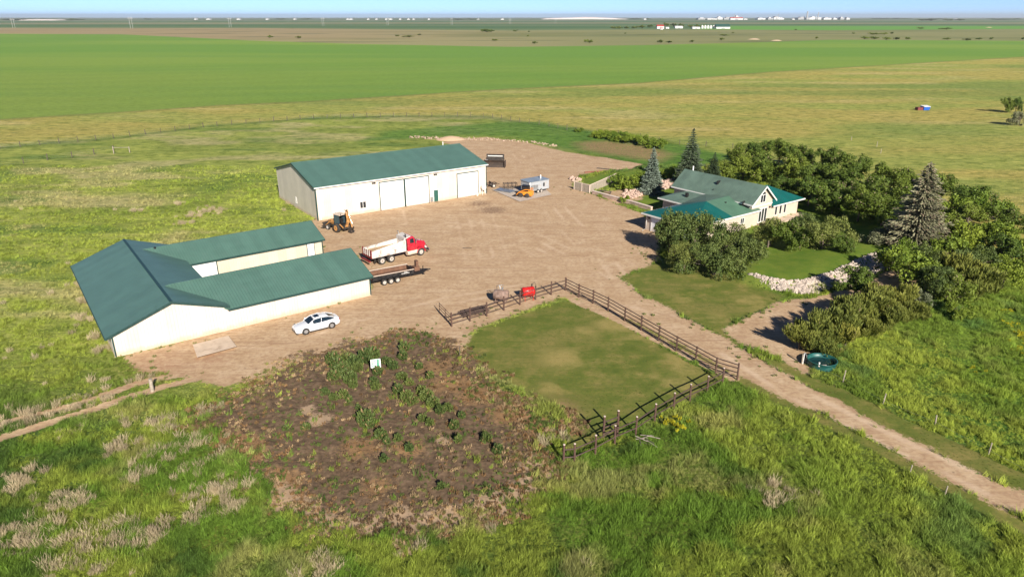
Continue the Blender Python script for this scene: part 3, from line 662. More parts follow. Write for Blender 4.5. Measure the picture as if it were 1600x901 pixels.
part('corner_trim', TRIM, barn, lambda m: m.box(NW[2] - .1, -.05, -.1, NW[2] + .04, -.003, 2.3))
part('corner_trim', TRIM, barn, lambda m: m.box(BW[2] - .1, 16.74, -.1, BW[2] + .04, 16.797, 2.3))
wp = part('sliding_door', DOORW, barn, lambda m: m.box(UW + .15, 16.72, .05, 14.0, 16.79, 2.28))
part('door_track', TRIM, wp, lambda m: m.box(14.003, 16.70, 0, 14.12, 16.79, 2.32))
bd = part('man_door', DOORW, barn, lambda m: m.box(25.6, 16.72, .05, 26.5, 16.79, 2.1))
part('door_frame', TRIM, bd, lambda m: (m.box(25.52, 16.7, 0, 25.597, 16.795, 2.18), m.box(26.503, 16.7, 0, 26.58, 16.795, 2.18), m.box(25.597, 16.7, 2.103, 26.503, 16.795, 2.18)))
part('awning', TRIM, bd, lambda m: m.box(25.7, 16.45, 2.2, 26.4, 16.69, 2.26))
part('foundation', CONC, barn, lambda m: (m.box(-.04, -.07, -.2, UW + 3, -.003, .09), m.box(UW + 3, -.06, -.2, NW[2], -.003, .05)))
part('roof_vent', BLACK, barn, lambda m: m.tube([(8.2, 20.6, 3.5), (8.2, 20.6, 4.05)], .14, 8))
slab = part('concrete_slab', CONC, None, lambda m: m.hexa([tuple(G(x, y, -.1)) for x, y in ((301, 538), (308, 558), (370, 541), (357, 524))], [tuple(G(x, y, .30)) for x, y in ((301, 538), (308, 558), (370, 541), (357, 524))]), bevel=.03)
tag(slab, 'square pale concrete slab on the dirt beside the barn wall', 'slab')
pad = part('concrete_pad', mat('grey_pad_concrete', (0.44, 0.37, 0.31), 0.9, bump=.2, dirt=(0.40, 0.30, 0.22), dsc=.6), None, lambda m: m.hexa([tuple(G(x, y, -.1)) for x, y in ((768, 296), (812, 315), (862, 304), (848, 291))], [tuple(G(x, y, .09)) for x, y in ((768, 296), (812, 315), (862, 304), (848, 291))]))
tag(pad, 'pale concrete pad on the yard under the skid steer and metal trailer', 'slab')

# ================================================================== THE HOUSE
HO = G(1003, 332, 2.6); HO.z = 0
house = thing('farmhouse', 'pinkish farmhouse with low green hipped garage roof and tall grey green gable', 'house', HO, R(36.5))
GL, GV = 16.4, -9.2
# garage block
part('wall', STUCCO, house, lambda m: m.box(.5, GV, -.1, .66, -.4, 2.5))
part('wall', STUCCO, house, lambda m: m.box(.5, GV - .16, -.1, 14.2, GV, 2.5))
part('wall', STUCCO, house, lambda m: m.box(.66, -.56, -.1, 9.6, -.4, 2.5))
zr = 3.95; zc = 2.62
pk = (8.9, -4.75, zr); pr = (14.6, -4.75, zr + .1)
part('roof', ROOF_TEAL, house, lambda m: m.slab([(0, GV - .5, zc), pk, (0, -.05, zc)], .1))
m = MB(); m.slab([(0, GV - .5, zc), (8.9, GV - .5, zc), pk], .1); m.build('roof', ROOF_TEALX, house)
part('roof', ROOF_FADED, house, lambda m: m.slab([(8.905, GV - .5, zc), (15.9, GV - .5, zc), (14.6, -4.75, zr + .1), (8.905, -4.75, zr)], .1))
m = MB(); m.slab([(0, -.05, zc), pk, pr, (14.6, -.05, zc)], .1); m.build('roof', ROOF_TEALX, house)
part('fascia', WHITE, house, lambda m: (m.box(-.13, GV - .62, zc - .22, -.003, .05, zc - .02), m.box(-.003, GV - .63, zc - .22, 15.9, GV - .503, zc - .03), m.box(0, -.047, zc - .22, 9.0, .06, zc - .03)))
part('downpipe', WHITE, house, lambda m: m.tube([(-.05, -.6, 2.5), (.35, -.7, 2.2), (.36, -.7, .3), (-.6, -.9, .1)], .06, 6))
gd = part('garage_door', DOORWY, house, lambda m: m.box(.42, -4.4, .03, .497, -1.7, 2.15))
part('door_frame', WHITE, gd, lambda m: (m.box(.40, -4.55, 0, .497, -4.403, 2.3), m.box(.40, -1.697, 0, .497, -1.55, 2.3), m.box(.40, -4.403, 2.153, .497, -1.697, 2.3)))
gd = part('garage_door', DOORWY, house, lambda m: m.box(.42, -8.4, .03, .497, -5.4, 2.15))
part('door_frame', WHITE, gd, lambda m: (m.box(.40, -8.55, 0, .497, -8.403, 2.3), m.box(.40, -5.397, 0, .497, -5.25, 2.3), m.box(.40, -8.403, 2.153, .497, -5.397, 2.3)))
part('wall_light', BLACK, house, lambda m: m.box(.36, -1.2, 1.8, .497, -1.05, 2.05))
window(house, 11.4, 12.2, 1.05, 1.85, GV - .16, 1)
part('side_door', WHITE, house, lambda m: m.box(6.6, GV - .23, .05, 7.5, GV - .163, 2.1))
# low porch roof between garage and main house
part('wall', STUCCO, house, lambda m: m.box(9.6, -.4, -.1, 9.76, 4.4, 2.5))
part('wall', STUCCO, house, lambda m: m.box(9.76, 4.24, -.1, 14.2, 4.4, 2.5))
part('roof', ROOF_GREY, house, lambda m: m.slab([(9.0, -.1, zc + .01), (14.3, -.6, 3.6), (14.3, 2.4, 3.6), (11.5, 2.4, 3.1), (9.0, 4.9, zc + .01)], .1))
part('roof', ROOF_GREY, house, lambda m: m.slab([(9.0, 4.905, zc + .01), (11.5, 2.405, 3.1), (14.3, 2.405, 3.6), (14.3, 4.905, zc + .3)], .1))
m = MB(); m.slab([(8.9, -4.6, zr - .02), (14.3, -4.6, 4.0), (14.3, -.45, 3.62), (9.0, -.3, zc + .2)], .1); m.build('roof', ROOF_GREY, house)
part('fascia', WHITE, house, lambda m: (m.box(8.87, -.05, zc - .2, 8.997, 5.0, zc - .01), m.box(8.99, 4.908, zc - .2, 14.2, 5.03, zc - .01)))
window(house, .6, 1.8, .9, 2.0, 9.6, 2, axis='Y')
part('roof_vent', BLACK, house, lambda m: m.box(11.3, 1.0, 3.0, 11.7, 1.4, 3.75))
part('roof_vent', BLACK, house, lambda m: m.box(11.5, -6.3, 3.3, 11.75, -6.1, 3.75))
sdh = part('satellite_dish', BLACK, house, lambda m: m.loft([[(13.6 + r * math.cos(t) , -8.0 - d * .6, 3.65 + r * math.sin(t) * .8 + d * .4) for t in [i * math.pi / 8 for i in range(16)]] for r, d in ((.05, -.1), (.28, -.04), (.42, .06))]))
part('dish_arm', BLACK, sdh, lambda m: (m.tube([(13.6, -7.95, 3.65), (13.6, -7.9, 3.0)], .03), m.tube([(13.6, -8.0, 3.4), (13.5, -8.7, 3.5)], .02)))
# main gabled house
ME, MR, MRU = 3.95, 6.15, 16.75
m0, m1 = -9.15, 6.0
part('wall', STUCCO, house, lambda m: m.box(14.2, m0 + .163, -.1, 14.36, m1, 3.85))
part('wall', STUCCO, house, lambda m: m.box(19.14, m0 + .163, -.1, 19.3, m1, 3.85))
m = MB(); wall_poly(m, (14.2, m0 + .16, 0), EX, -EY, [(0, -.1), (5.1, -.1), (5.1, 3.85), (2.55, MR - .12), (0, 3.85)]); m.build('wall', STUCCO, house)
m = MB(); wall_poly(m, (14.2, m1 + .003, 0), EX, EY, [(0, -.1), (5.1, -.1), (5.1, 3.85), (2.55, MR - .12), (0, 3.85)]); m.build('wall', STUCCO, house)
for s in (-1, 1):
    e = MRU + s * 3.05
    part('roof', ROOF_GREY, house, lambda m: m.slab([(e, m0 - .45, ME - .35), (MRU, m0 - .45, MR), (MRU, m1 + .45, MR), (e, m1 + .45, ME - .35)], .1))
    m = MB(); m.hexa([(e, m0 - .5, ME - .62), (MRU, m0 - .5, MR - .27), (MRU, m0 - .453, MR - .27), (e, m0 - .453, ME - .62)], [(e, m0 - .5, ME - .36), (MRU, m0 - .5, MR - .01), (MRU, m0 - .453, MR - .01), (e, m0 - .453, ME - .36)]); m.build('bargeboard', WHITE, house)
part('fascia', WHITE, house, lambda m: m.box(13.6, m0 - .45, ME - .56, 13.697, m1 + .45, ME - .36))
part('string_course', WHITE, house, lambda m: m.box(14.15, m0 - .06, 3.0, 19.35, m0 - .003, 3.18))
part('chimney', WHITE, house, lambda m: m.tube([(16.9, m1 - 1.2, MR - .3), (16.9, m1 - 1.2, MR + .7)], .12, 8))
part('roof_vent', BLACK, house, lambda m: (m.box(15.3, -1.6, 5.1, 16.0, -1.4, 5.65), m.box(14.4, -1.55, 4.35, 16.1, -1.45, 4.45)))
uw = window(house, 16.15, 17.35, 3.55, 4.65, m0, 1, fw=.09)
part('arched_light', GLASS, uw, lambda m: m.hexa([(16.75 + .6 * math.cos(t), m0 - .03, 4.74 + .4 * math.sin(t)) for t in [i * math.pi / 8 for i in range(9)]], [(16.75 + .6 * math.cos(t), m0 - .004, 4.74 + .4 * math.sin(t)) for t in [i * math.pi / 8 for i in range(9)]]))
pdh = part('patio_door', WHITE, house, lambda m: m.box(16.0, m0 - .1, .35, 18.1, m0 - .004, 2.65))
for a in (16.12, 16.8, 17.5): part('pane', GLASS, pdh, lambda m: m.box(a, m0 - .125, .5, a + .5, m0 - .103, 2.5))
part('step', CONC, house, lambda m: m.box(16.0, m0 - 1.0, -.1, 18.4, m0 - .1, .3))
part('wall_light', BLACK, house, lambda m: m.box(18.6, m0 - .2, 2.4, 18.85, m0 - .004, 2.65))
# teal hipped wing on the far side
part('wall', STUCCO, house, lambda m: m.box(19.303, m0 + .35, -.1, 27.2, m0 + .5, 2.5))
part('wall', STUCCO, house, lambda m: m.box(27.04, m0 + .5, -.1, 27.2, -.6, 2.5))
ap = (23.6, -5.0, 4.55); ap2 = (19.0, -5.0, 4.55)
part('roof', ROOF_TEALX, house, lambda m: m.slab([(19.2, m0 - .3, zc), (27.8, m0 - .3, zc), ap, (19.2, -5.0, 4.55)], .1))
part('roof', ROOF_TEAL, house, lambda m: m.slab([(27.8, m0 - .3, zc), (27.8, -.3, zc), ap], .1))
part('roof', ROOF_TEALX, house, lambda m: m.slab([ap, (27.8, -.3, zc), (19.2, -.3, zc), (19.2, -5.0, 4.55)], .1))
part('fascia', WHITE, house, lambda m: (m.box(19.3, m0 - .42, zc - .2, 27.93, m0 - .303, zc - .01), m.box(27.803, m0 - .3, zc - .2, 27.93, -.3, zc - .01)))
for a in (20.9, 22.1, 23.3): window(house, a, a + .55, .75, 2.1, m0 + .35, 0)
part('patio', CONC, house, lambda m: m.box(19.4, m0 - 1.6, -.1, 28.2, m0 + .3, .12))
part('plumbing_vent', WHITE, house, lambda m: m.tube([(19.9, -5.1, 4.3), (19.9, -5.1, 5.1)], .07, 8))
# ================================================================== PLANTS
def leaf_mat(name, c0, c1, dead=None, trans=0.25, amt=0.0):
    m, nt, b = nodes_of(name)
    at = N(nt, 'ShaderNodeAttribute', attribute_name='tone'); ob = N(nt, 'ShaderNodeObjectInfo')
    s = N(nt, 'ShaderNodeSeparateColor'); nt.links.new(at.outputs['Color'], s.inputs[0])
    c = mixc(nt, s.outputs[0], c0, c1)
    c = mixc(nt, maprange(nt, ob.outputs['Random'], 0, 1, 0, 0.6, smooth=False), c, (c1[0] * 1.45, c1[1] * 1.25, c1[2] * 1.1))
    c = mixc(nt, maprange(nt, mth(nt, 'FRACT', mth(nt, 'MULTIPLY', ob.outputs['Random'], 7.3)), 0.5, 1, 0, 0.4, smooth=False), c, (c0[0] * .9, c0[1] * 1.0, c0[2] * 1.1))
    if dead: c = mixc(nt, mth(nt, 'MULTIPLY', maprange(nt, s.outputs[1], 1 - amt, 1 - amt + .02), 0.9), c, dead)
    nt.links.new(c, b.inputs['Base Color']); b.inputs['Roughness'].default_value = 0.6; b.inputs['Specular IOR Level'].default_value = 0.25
    tr = N(nt, 'ShaderNodeBsdfTranslucent'); nt.links.new(c, tr.inputs[0])
    mx = N(nt, 'ShaderNodeMixShader'); mx.inputs[0].default_value = trans
    nt.links.new(b.outputs[0], mx.inputs[1]); nt.links.new(tr.outputs[0], mx.inputs[2])
    nt.links.new(mx.outputs[0], nt.nodes['Material Output'].inputs[0])
    return m
BARK = mat('grey_brown_bark', (0.13, 0.10, 0.075), 0.9, var=0.35, sc=5, bump=0.5)
LEAF_DARK = leaf_mat('leaf_windbreak', (0.050, 0.095, 0.015), (0.155, 0.215, 0.032), (0.28, 0.22, 0.14), amt=0.12)
LEAF_BRIGHT = leaf_mat('leaf_bright', (0.085, 0.150, 0.016), (0.210, 0.280, 0.036), (0.2, 0.18, 0.06), amt=0.02)
LEAF_OLIVE = leaf_mat('leaf_olive', (0.068, 0.108, 0.026), (0.180, 0.220, 0.058), (0.24, 0.18, 0.12), amt=0.06)
LEAF_WILLOW = leaf_mat('leaf_willow', (0.095, 0.130, 0.026), (0.260, 0.280, 0.060), (0.22, 0.15, 0.10), amt=0.05)
LEAF_GREY = leaf_mat('leaf_grey', (0.095, 0.120, 0.060), (0.185, 0.205, 0.120), (0.26, 0.22, 0.18), amt=0.12)
NEED_BLUE = leaf_mat('needles_blue', (0.045, 0.085, 0.060), (0.200, 0.250, 0.200), None, 0.05)
NEED_DARK = leaf_mat('needles_dark', (0.022, 0.045, 0.022), (0.060, 0.085, 0.040), None, 0.05)
NEED_TAN = leaf_mat('needles_old_spruce', (0.065, 0.095, 0.050), (0.235, 0.245, 0.155), (0.30, 0.22, 0.16), 0.05, amt=0.2)
PLANT = leaf_mat('garden_leaf', (0.045, 0.080, 0.022), (0.120, 0.165, 0.045), (0.30, 0.20, 0.10), amt=0.05)

def leaves(Cs, A, B, tone, name, mat_):
    """quads from centres and two half-axes"""
    n = len(Cs)
    V = np.stack([Cs - A - B * .35, Cs + A * .2 - B, Cs + A + B * .25, Cs - A * .1 + B], 1).reshape(-1, 3)
    F = np.arange(n * 4).reshape(n, 4)
    tcol = np.repeat(np.concatenate([tone, np.ones((n, 2))], 1), 4, 0)
    o = fast_mesh(name, V, F, mat_, cols={'tone': tcol}); me = o.data
    bpy.data.objects.remove(o); return me
def unit(v): return v / np.maximum(np.linalg.norm(v, axis=1, keepdims=True), 1e-9)
def crown(seed, h, r, n=5200, leaf=.15, ncl=70, low=0.12, upright=0.0, flat=1.0, name='crown', m=LEAF_DARK):
    g = np.random.default_rng(seed)
    # uneven outline: several lobes, each with sub-clusters near its surface
    nl = g.integers(7, 12)
    lc = np.stack([g.normal(0, r * .42, nl), g.normal(0, r * .42, nl), g.uniform(h * (low + .15), h * .78, nl)], 1)
    lr = g.uniform(.34, .6, nl) * r
    hh = np.clip(lc[:, 2] / h, 0, 1); lr *= (1.12 - .5 * hh)
    k = g.integers(0, nl, ncl)
    d = unit(g.normal(size=(ncl, 3)) + np.array([0, 0, .25])); cc = lc[k] + d * lr[k][:, None] * g.uniform(.6, 1.08, (ncl, 1)) * np.array([1, 1, flat * min(1.3, h / (2 * r))])
    cc[:, 2] = np.clip(cc[:, 2], h * low * .6, h)
    cr = g.uniform(.22, .50, ncl) * r * .55
    ct = g.uniform(0, 1, ncl)
    q = g.integers(0, ncl, n)
    dd = unit(g.normal(size=(n, 3)) + np.array([0, 0, .15])); Cs = cc[q] + dd * cr[q][:, None] * g.uniform(.25, 1.08, (n, 1)) ** .6
    Cs[:, 2] = np.maximum(Cs[:, 2], .06)
    up = np.array([0, 0, 1.0]); nrm = unit(dd + g.normal(0, .55, (n, 3)))
    a = unit(np.cross(nrm, g.normal(size=(n, 3)))) * (1 - upright) + up * upright * 1.3 + dd * upright * .8
    a = unit(a); b = unit(np.cross(nrm, a)); s = g.uniform(.6, 1.35, (n, 1)) * leaf
    A = a * s * (1 + 1.1 * upright); B = b * s * (.62 - .3 * upright)
    tone = np.stack([np.clip(ct[q] * .75 + g.uniform(-.25, .35, n), 0, 1), g.uniform(0, 1, n) * .5 + .5 * (ct[q] * 7 % 1)], 1)
    return leaves(Cs, A, B, tone, name, m), cc
def trunk_mesh(seed, h, cc, r0, m=BARK, stems=1):
    g = np.random.default_rng(seed + 99); mb = MB()
    for s in range(stems):
        bx, by = (0, 0) if stems == 1 else tuple(g.normal(0, .25, 2))
        top = (bx * 2.2 + g.normal(0, .15), by * 2.2 + g.normal(0, .15), h * .68)
        mb.tube([(bx, by, -.15), (bx * 1.2, by * 1.2, h * .2), (bx * 1.6 + .05, by * 1.6, h * .45), top], [r0, r0 * .8, r0 * .5, r0 * .15], 6)
    for c in cc[g.permutation(len(cc))[:14]]:
        z0 = min(c[2] * .55, h * .5); mb.tube([(0, 0, z0), (c[0] * .45, c[1] * .45, z0 + (c[2] - z0) * .6), tuple(c)], [r0 * .38, r0 * .22, r0 * .06], 5)
    o = mb.build('trunk', m); me = o.data; bpy.data.objects.remove(o); return me
def spruce(seed, h, r, m, n_t=26, dens=1.0, irr=.12, pw=.85):
    g = np.random.default_rng(seed); Cs, A, B, T = [], [], [], []
    cc = []
    for i in range(n_t):
        f = (i + .4) / n_t; z = h * (.05 + .93 * f); rr = r * (1 - f) ** pw * g.uniform(.85, 1.12) + .06
        nb = max(5, int(15 * (1 - f) + 5)); off = g.uniform(0, 6.28); jj = irr
        for k in range(nb):
            t = off + k * 6.283 / nb + g.normal(0, .12); ln = rr * g.uniform(1 - 1.8 * irr, 1 + irr); tb = g.uniform(0, 1)
            nn = max(4, int(9 * ln * dens))
            s = np.linspace(.12, 1, nn)
            dirv = np.array([math.cos(t), math.sin(t)])
            for sgn in (-1, 0, 1):
                x = dirv[0] * s * ln - dirv[1] * sgn * .16 * s * ln; y = dirv[1] * s * ln + dirv[0] * sgn * .16 * s * ln
                zz = z - .30 * s * ln + .12 * (s ** 3) * ln + g.normal(0, .05, nn)
                Cs.append(np.stack([x, y, zz], 1))
                a = np.tile(np.array([dirv[0] - dirv[1] * sgn * .5, dirv[1] + dirv[0] * sgn * .5, -.15 + g.normal(0, .15)]), (nn, 1)) + g.normal(0, .2, (nn, 3))
                b = np.tile(np.array([-dirv[1], dirv[0], 0]), (nn, 1)) + g.normal(0, .5, (nn, 3))
                A.append(unit(a) * .20); B.append(unit(b) * .085)
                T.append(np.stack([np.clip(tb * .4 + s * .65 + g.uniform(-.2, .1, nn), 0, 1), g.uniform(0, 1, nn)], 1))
    top = g.normal(0, .04, (14, 3)) + np.array([0, 0, h * .97]); Cs.append(top); A.append(np.tile([0, 0, .2], (14, 1)) + g.normal(0, .04, (14, 3))); B.append(g.normal(0, .06, (14, 3))); T.append(np.ones((14, 2)) * .6)
    return leaves(np.concatenate(Cs), np.concatenate(A), np.concatenate(B), np.concatenate(T), 'crown', m)

def plant_from(name, me_c, me_t, label, cat, loc, rz=0, sc=(1, 1, 1), group=None, pn=('crown', 'trunk')):
    t = thing(name, label, cat, loc, rz, group); t.scale = sc
    for nm, me in zip(pn, (me_c, me_t)):
        if me is None: continue
        o = bpy.data.objects.new(nm, me); C.objects.link(o); o.parent = t
    return t
def variants(seeds, h, r, stems=1, r0=.16, **k):
    out = []
    for s in seeds:
        c, cc = crown(s, h, r, **k); out.append((c, trunk_mesh(s, h, cc, r0, stems=stems)))
    return out
V_DARK = variants((1, 2, 3, 4), 5.5, 3.0, n=9000, leaf=.135, m=LEAF_DARK)
V_OLIVE = variants((11, 12, 13), 4.6, 3.2, stems=3, n=10500, leaf=.11, ncl=95, low=.04, m=LEAF_OLIVE)
V_BRIGHT = variants((21, 22, 23), 3.2, 2.6, stems=3, r0=.09, n=5200, leaf=.13, ncl=70, low=.03, m=LEAF_BRIGHT)
V_WILLOW = variants((31, 32, 33), 3.4, 2.2, stems=4, r0=.08, n=5200, leaf=.15, ncl=90, low=.03, upright=.75, m=LEAF_WILLOW)
V_GREY = variants((41, 42), 3.0, 2.4, stems=3, r0=.08, n=3600, leaf=.13, ncl=60, low=.03, m=LEAF_GREY)

def tree_at(name, V, i, px, py, h, base_h, label, cat='tree', w=1.0, group=None, z=None):
    p = G(px, py); c, t = V[i % len(V)]; k = h / base_h; p.z = 0.0 if z is None else z
    return plant_from(name, c, t, label, cat, p, random.uniform(0, 6.28), (k * w, k * w * random.uniform(.9, 1.1), k), group)
# windbreak trees behind the house: three ranks
WB = 'bushy trees of the windbreak curving behind the house'
ORD = ('first', 'second', 'third', 'fourth', 'fifth', 'sixth', 'seventh', 'eighth', 'ninth', 'tenth', 'eleventh', 'twelfth')
rankA = [(1150, 262, 4.8), (1182, 256, 5.4), (1216, 258, 5.6), (1252, 264, 5.2), (1290, 272, 5.4), (1330, 284, 5.6), (1372, 296, 5.0), (1412, 305, 5.2), (1462, 318, 5.2), (1508, 330, 4.8), (1548, 346, 4.6), (1574, 366, 4.0)]
rankB = [(1128, 285, 4.4), (1160, 284, 5.4), (1196, 286, 5.6), (1236, 292, 5.8), (1276, 302, 6.0), (1318, 316, 6.0), (1356, 326, 5.6), (1402, 336, 5.4), (1462, 350, 4.8), (1508, 362, 4.4), (1545, 384, 4.2)]
rankC = [(1226, 312, 4.2), (1262, 322, 5.0), (1300, 334, 5.6), (1340, 346, 5.4), (1376, 356, 5.2), (1408, 362, 5.0), (1442, 366, 4.8), (1470, 384, 4.6), (1510, 402, 4.4), (1560, 415, 4.2), (1596, 404, 3.4)]
for rk, rows in (('back', rankA), ('middle', rankB), ('front', rankC)):
    for i, (x, y, h) in enumerate(rows):
        bright = rk != 'front' and i > len(rows) - 4 or rk == 'front' and i > 5
        tree_at('windbreak_tree', V_BRIGHT if bright and i % 2 == 0 else V_DARK, i * 3 + len(rows), x, y, h, 3.2 if bright and i % 2 == 0 else 5.5,
                f'bushy green tree, {ORD[i]} from the left in the {rk} rank of the windbreak', 'tree', 1.12 if not (bright and i % 2 == 0) else .8, WB)
# spruces
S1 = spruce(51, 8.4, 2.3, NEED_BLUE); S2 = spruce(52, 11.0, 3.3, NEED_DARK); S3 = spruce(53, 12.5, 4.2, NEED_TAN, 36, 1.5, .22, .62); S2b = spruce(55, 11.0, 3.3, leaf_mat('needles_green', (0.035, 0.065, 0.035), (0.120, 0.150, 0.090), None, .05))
def spruce_trunk(h):
    mb = MB(); mb.tube([(0, 0, -.2), (0, 0, h * .5), (0, 0, h * .96)], [h * .022, h * .014, .02], 7); o = mb.build('trunk', BARK); me = o.data; bpy.data.objects.remove(o); return me
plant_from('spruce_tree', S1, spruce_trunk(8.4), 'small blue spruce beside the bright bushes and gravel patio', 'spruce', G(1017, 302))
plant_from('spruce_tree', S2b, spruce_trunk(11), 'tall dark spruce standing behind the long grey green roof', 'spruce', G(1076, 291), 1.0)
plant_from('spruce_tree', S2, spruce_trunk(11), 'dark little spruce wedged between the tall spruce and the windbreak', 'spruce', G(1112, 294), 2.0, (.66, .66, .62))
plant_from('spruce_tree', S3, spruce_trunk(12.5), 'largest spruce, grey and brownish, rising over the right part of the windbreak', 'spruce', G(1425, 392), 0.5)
# big bushes in front of the garage
for (x, y, h, w, i, lab) in ((1050, 398, 5.4, .66, 0, 'tall olive bush at the corner of the garage'), (1082, 404, 6.4, .72, 1, 'tallest olive bush, its top in front of the teal garage roof'),
                             (1108, 428, 4.3, .98, 2, 'round olive bush at the front of the clump by the garage'), (1154, 424, 4.7, .96, 0, 'wide olive bush at the right end of the clump by the garage'),
                             (1066, 422, 3.4, .85, 1, 'low olive bush at the left foot of the clump by the garage'), (1130, 400, 4.6, .85, 2, 'olive bush in the middle of the clump, against the side wall')):
    tree_at('lilac_bush', V_OLIVE, i, x, y, h, 4.6, lab, 'bush', w, 'olive bushes in front of the garage')
for (x, y, h, w, i, lab) in ((1200, 386, 3.9, .9, 0, 'leafy green bush nearest the patio door of the house'), (1236, 392, 4.2, .9, 1, 'tall leafy bush in the middle of the clump on the lawn'),
                             (1288, 394, 4.9, .9, 2, 'broad leafy bush at the right of the clump on the lawn'), (1262, 384, 4.4, .9, 0, 'leafy bush at the back of the clump on the lawn'), (1318, 402, 3.2, .8, 1, 'low leafy bush at the right foot of the clump on the lawn')):
    tree_at('lawn_bush', V_DARK if i == 1 else V_OLIVE, i, x, y, h, 5.5 if i == 1 else 4.6, lab, 'bush', w * (1.2 if i == 1 else 1), 'leafy bushes on the bright lawn')
for (x, y, h, w, i, lab) in ((1358, 388, 2.5, .95, 0, 'grey green bush on the lawn left of the largest spruce'), (1388, 390, 2.9, .9, 1, 'grey green bush at the foot of the largest spruce')):
    tree_at('grey_bush', V_GREY, i, x, y, h, 3.0, lab, 'bush', w, 'grey green bushes by the largest spruce')
for (x, y, h, w, i, lab) in ((986, 296, 3.1, 1.0, 0, 'big round bright green bush behind the gravel patio'), (966, 290, 2.4, .9, 1, 'bright green bush at the wooden patio fence'), (1014, 300, 2.6, .9, 2, 'bright green bush at the foot of the blue spruce'),
                             (1000, 286, 2.4, .9, 1, 'dark bright bush behind the round patio bush'), (1050, 280, 2.6, 1.0, 0, 'green bush left of the long roof end'), (1066, 298, 2.2, .9, 2, 'low green bush touching the long roof end'), (1092, 290, 2.8, 1, 1, 'green bush between the tall spruce and the roof'), (976, 316, 1.3, .8, 0, 'small round clipped shrub by the low patio wall')):
    tree_at('garden_bush', V_BRIGHT, i, x, y, h, 3.2, lab, 'bush', w, 'bright green bushes round the patio')
# right hand mass
for (x, y, h, w, i, v, lab) in ((1334, 466, 3.8, .95, 0, 'D', 'dark round bush below the rock bank'), (1416, 440, 4.4, .95, 1, 'B', 'bright green bush right of the rock bank'), (1412, 414, 3.2, .8, 2, 'B', 'bright bush standing at the top of the rock bank'),
                             (1448, 462, 3.8, .95, 0, 'O', 'olive bush in the thicket right of the bare dirt'), (1484, 474, 3.6, .95, 1, 'D', 'dark bush in the middle of the right thicket'), (1452, 430, 3.8, .9, 2, 'O', 'olive bush behind the bright bush by the rock bank'),
                             (1498, 446, 3.8, .9, 0, 'W', 'upright willowy bush in the right thicket'), (1530, 462, 3.6, 1.0, 1, 'W', 'upright willowy bush at the right front of the thicket'), (1560, 448, 3.6, .9, 2, 'B', 'bright bush at the far right of the thicket'),
                             (1590, 430, 3.4, .9, 0, 'B', 'bright bush cut by the right edge of the picture'), (1470, 408, 3.8, .9, 1, 'B', 'bright bush under the largest spruce on its right'), (1520, 428, 3.6, .9, 2, 'O', 'olive bush at the centre of the right thicket'), (1432, 484, 2.7, .9, 1, 'G', 'greyish bush in front of the right thicket'), (1496, 496, 2.0, .9, 0, 'B', 'low bright bush at the grassy front edge of the thicket')):
    Vv, bh = {'D': (V_DARK, 5.5), 'B': (V_BRIGHT, 3.2), 'O': (V_OLIVE, 4.6), 'W': (V_WILLOW, 3.4), 'G': (V_GREY, 3.0)}[v]
    tree_at('thicket_bush', Vv, i, x, y, h, bh, lab, 'bush', w * (1.2 if v == 'D' else 1), 'bushes of the thicket right of the rock bank')
wl = [(1252, 546, 2.6), (1278, 536, 3.2), (1302, 522, 3.3), (1328, 508, 3.2), (1352, 500, 3.2), (1376, 492, 3.2), (1402, 484, 3.0), (1426, 500, 2.2), (1290, 558, 2.2), (1318, 540, 2.4), (1352, 524, 2.2), (1388, 508, 2.2)]
for i, (x, y, h) in enumerate(wl):
    row = 'back' if i < 8 else 'front'; k = i if i < 8 else i - 8
    tree_at('willow_shrub', V_WILLOW, i, x, y, h, 3.4, f'upright willowy shrub, {ORD[k]} from the left in the {row} row beyond the gravel road', 'shrub', 1.0, 'willowy shrubs right of the gravel road')
for i, (x, y) in enumerate(((938, 213), (950, 215), (962, 217), (974, 219), (987, 221), (1000, 223), (1013, 226), (1027, 229))):
    tree_at('hedge_shrub', V_BRIGHT, i, x, y + 2, 2.3, 3.2, f'dark green low hedge shrub, {ORD[i]} from the left beyond the yard', 'shrub', 1.25, 'low hedge beyond the yard')
tree_at('hedge_shrub', V_BRIGHT, 0, 905, 206, 1.2, 3.2, 'small shrub alone left of the low hedge', 'shrub', 1.4)
# lone trees in the pasture at right
tree_at('pasture_tree', V_DARK, 1, 1573, 176, 5.2, 5.5, 'left one of two trees alone in the far right pasture', 'tree', .75)
tree_at('pasture_tree', V_DARK, 2, 1586, 176, 5.0, 5.5, 'right one of two trees alone in the far right pasture', 'tree', .7)
tree_at('pasture_bush', V_GREY, 0, 1592, 196, 4.0, 3.0, 'grey bush below the two pasture trees at the right edge', 'bush', .9)

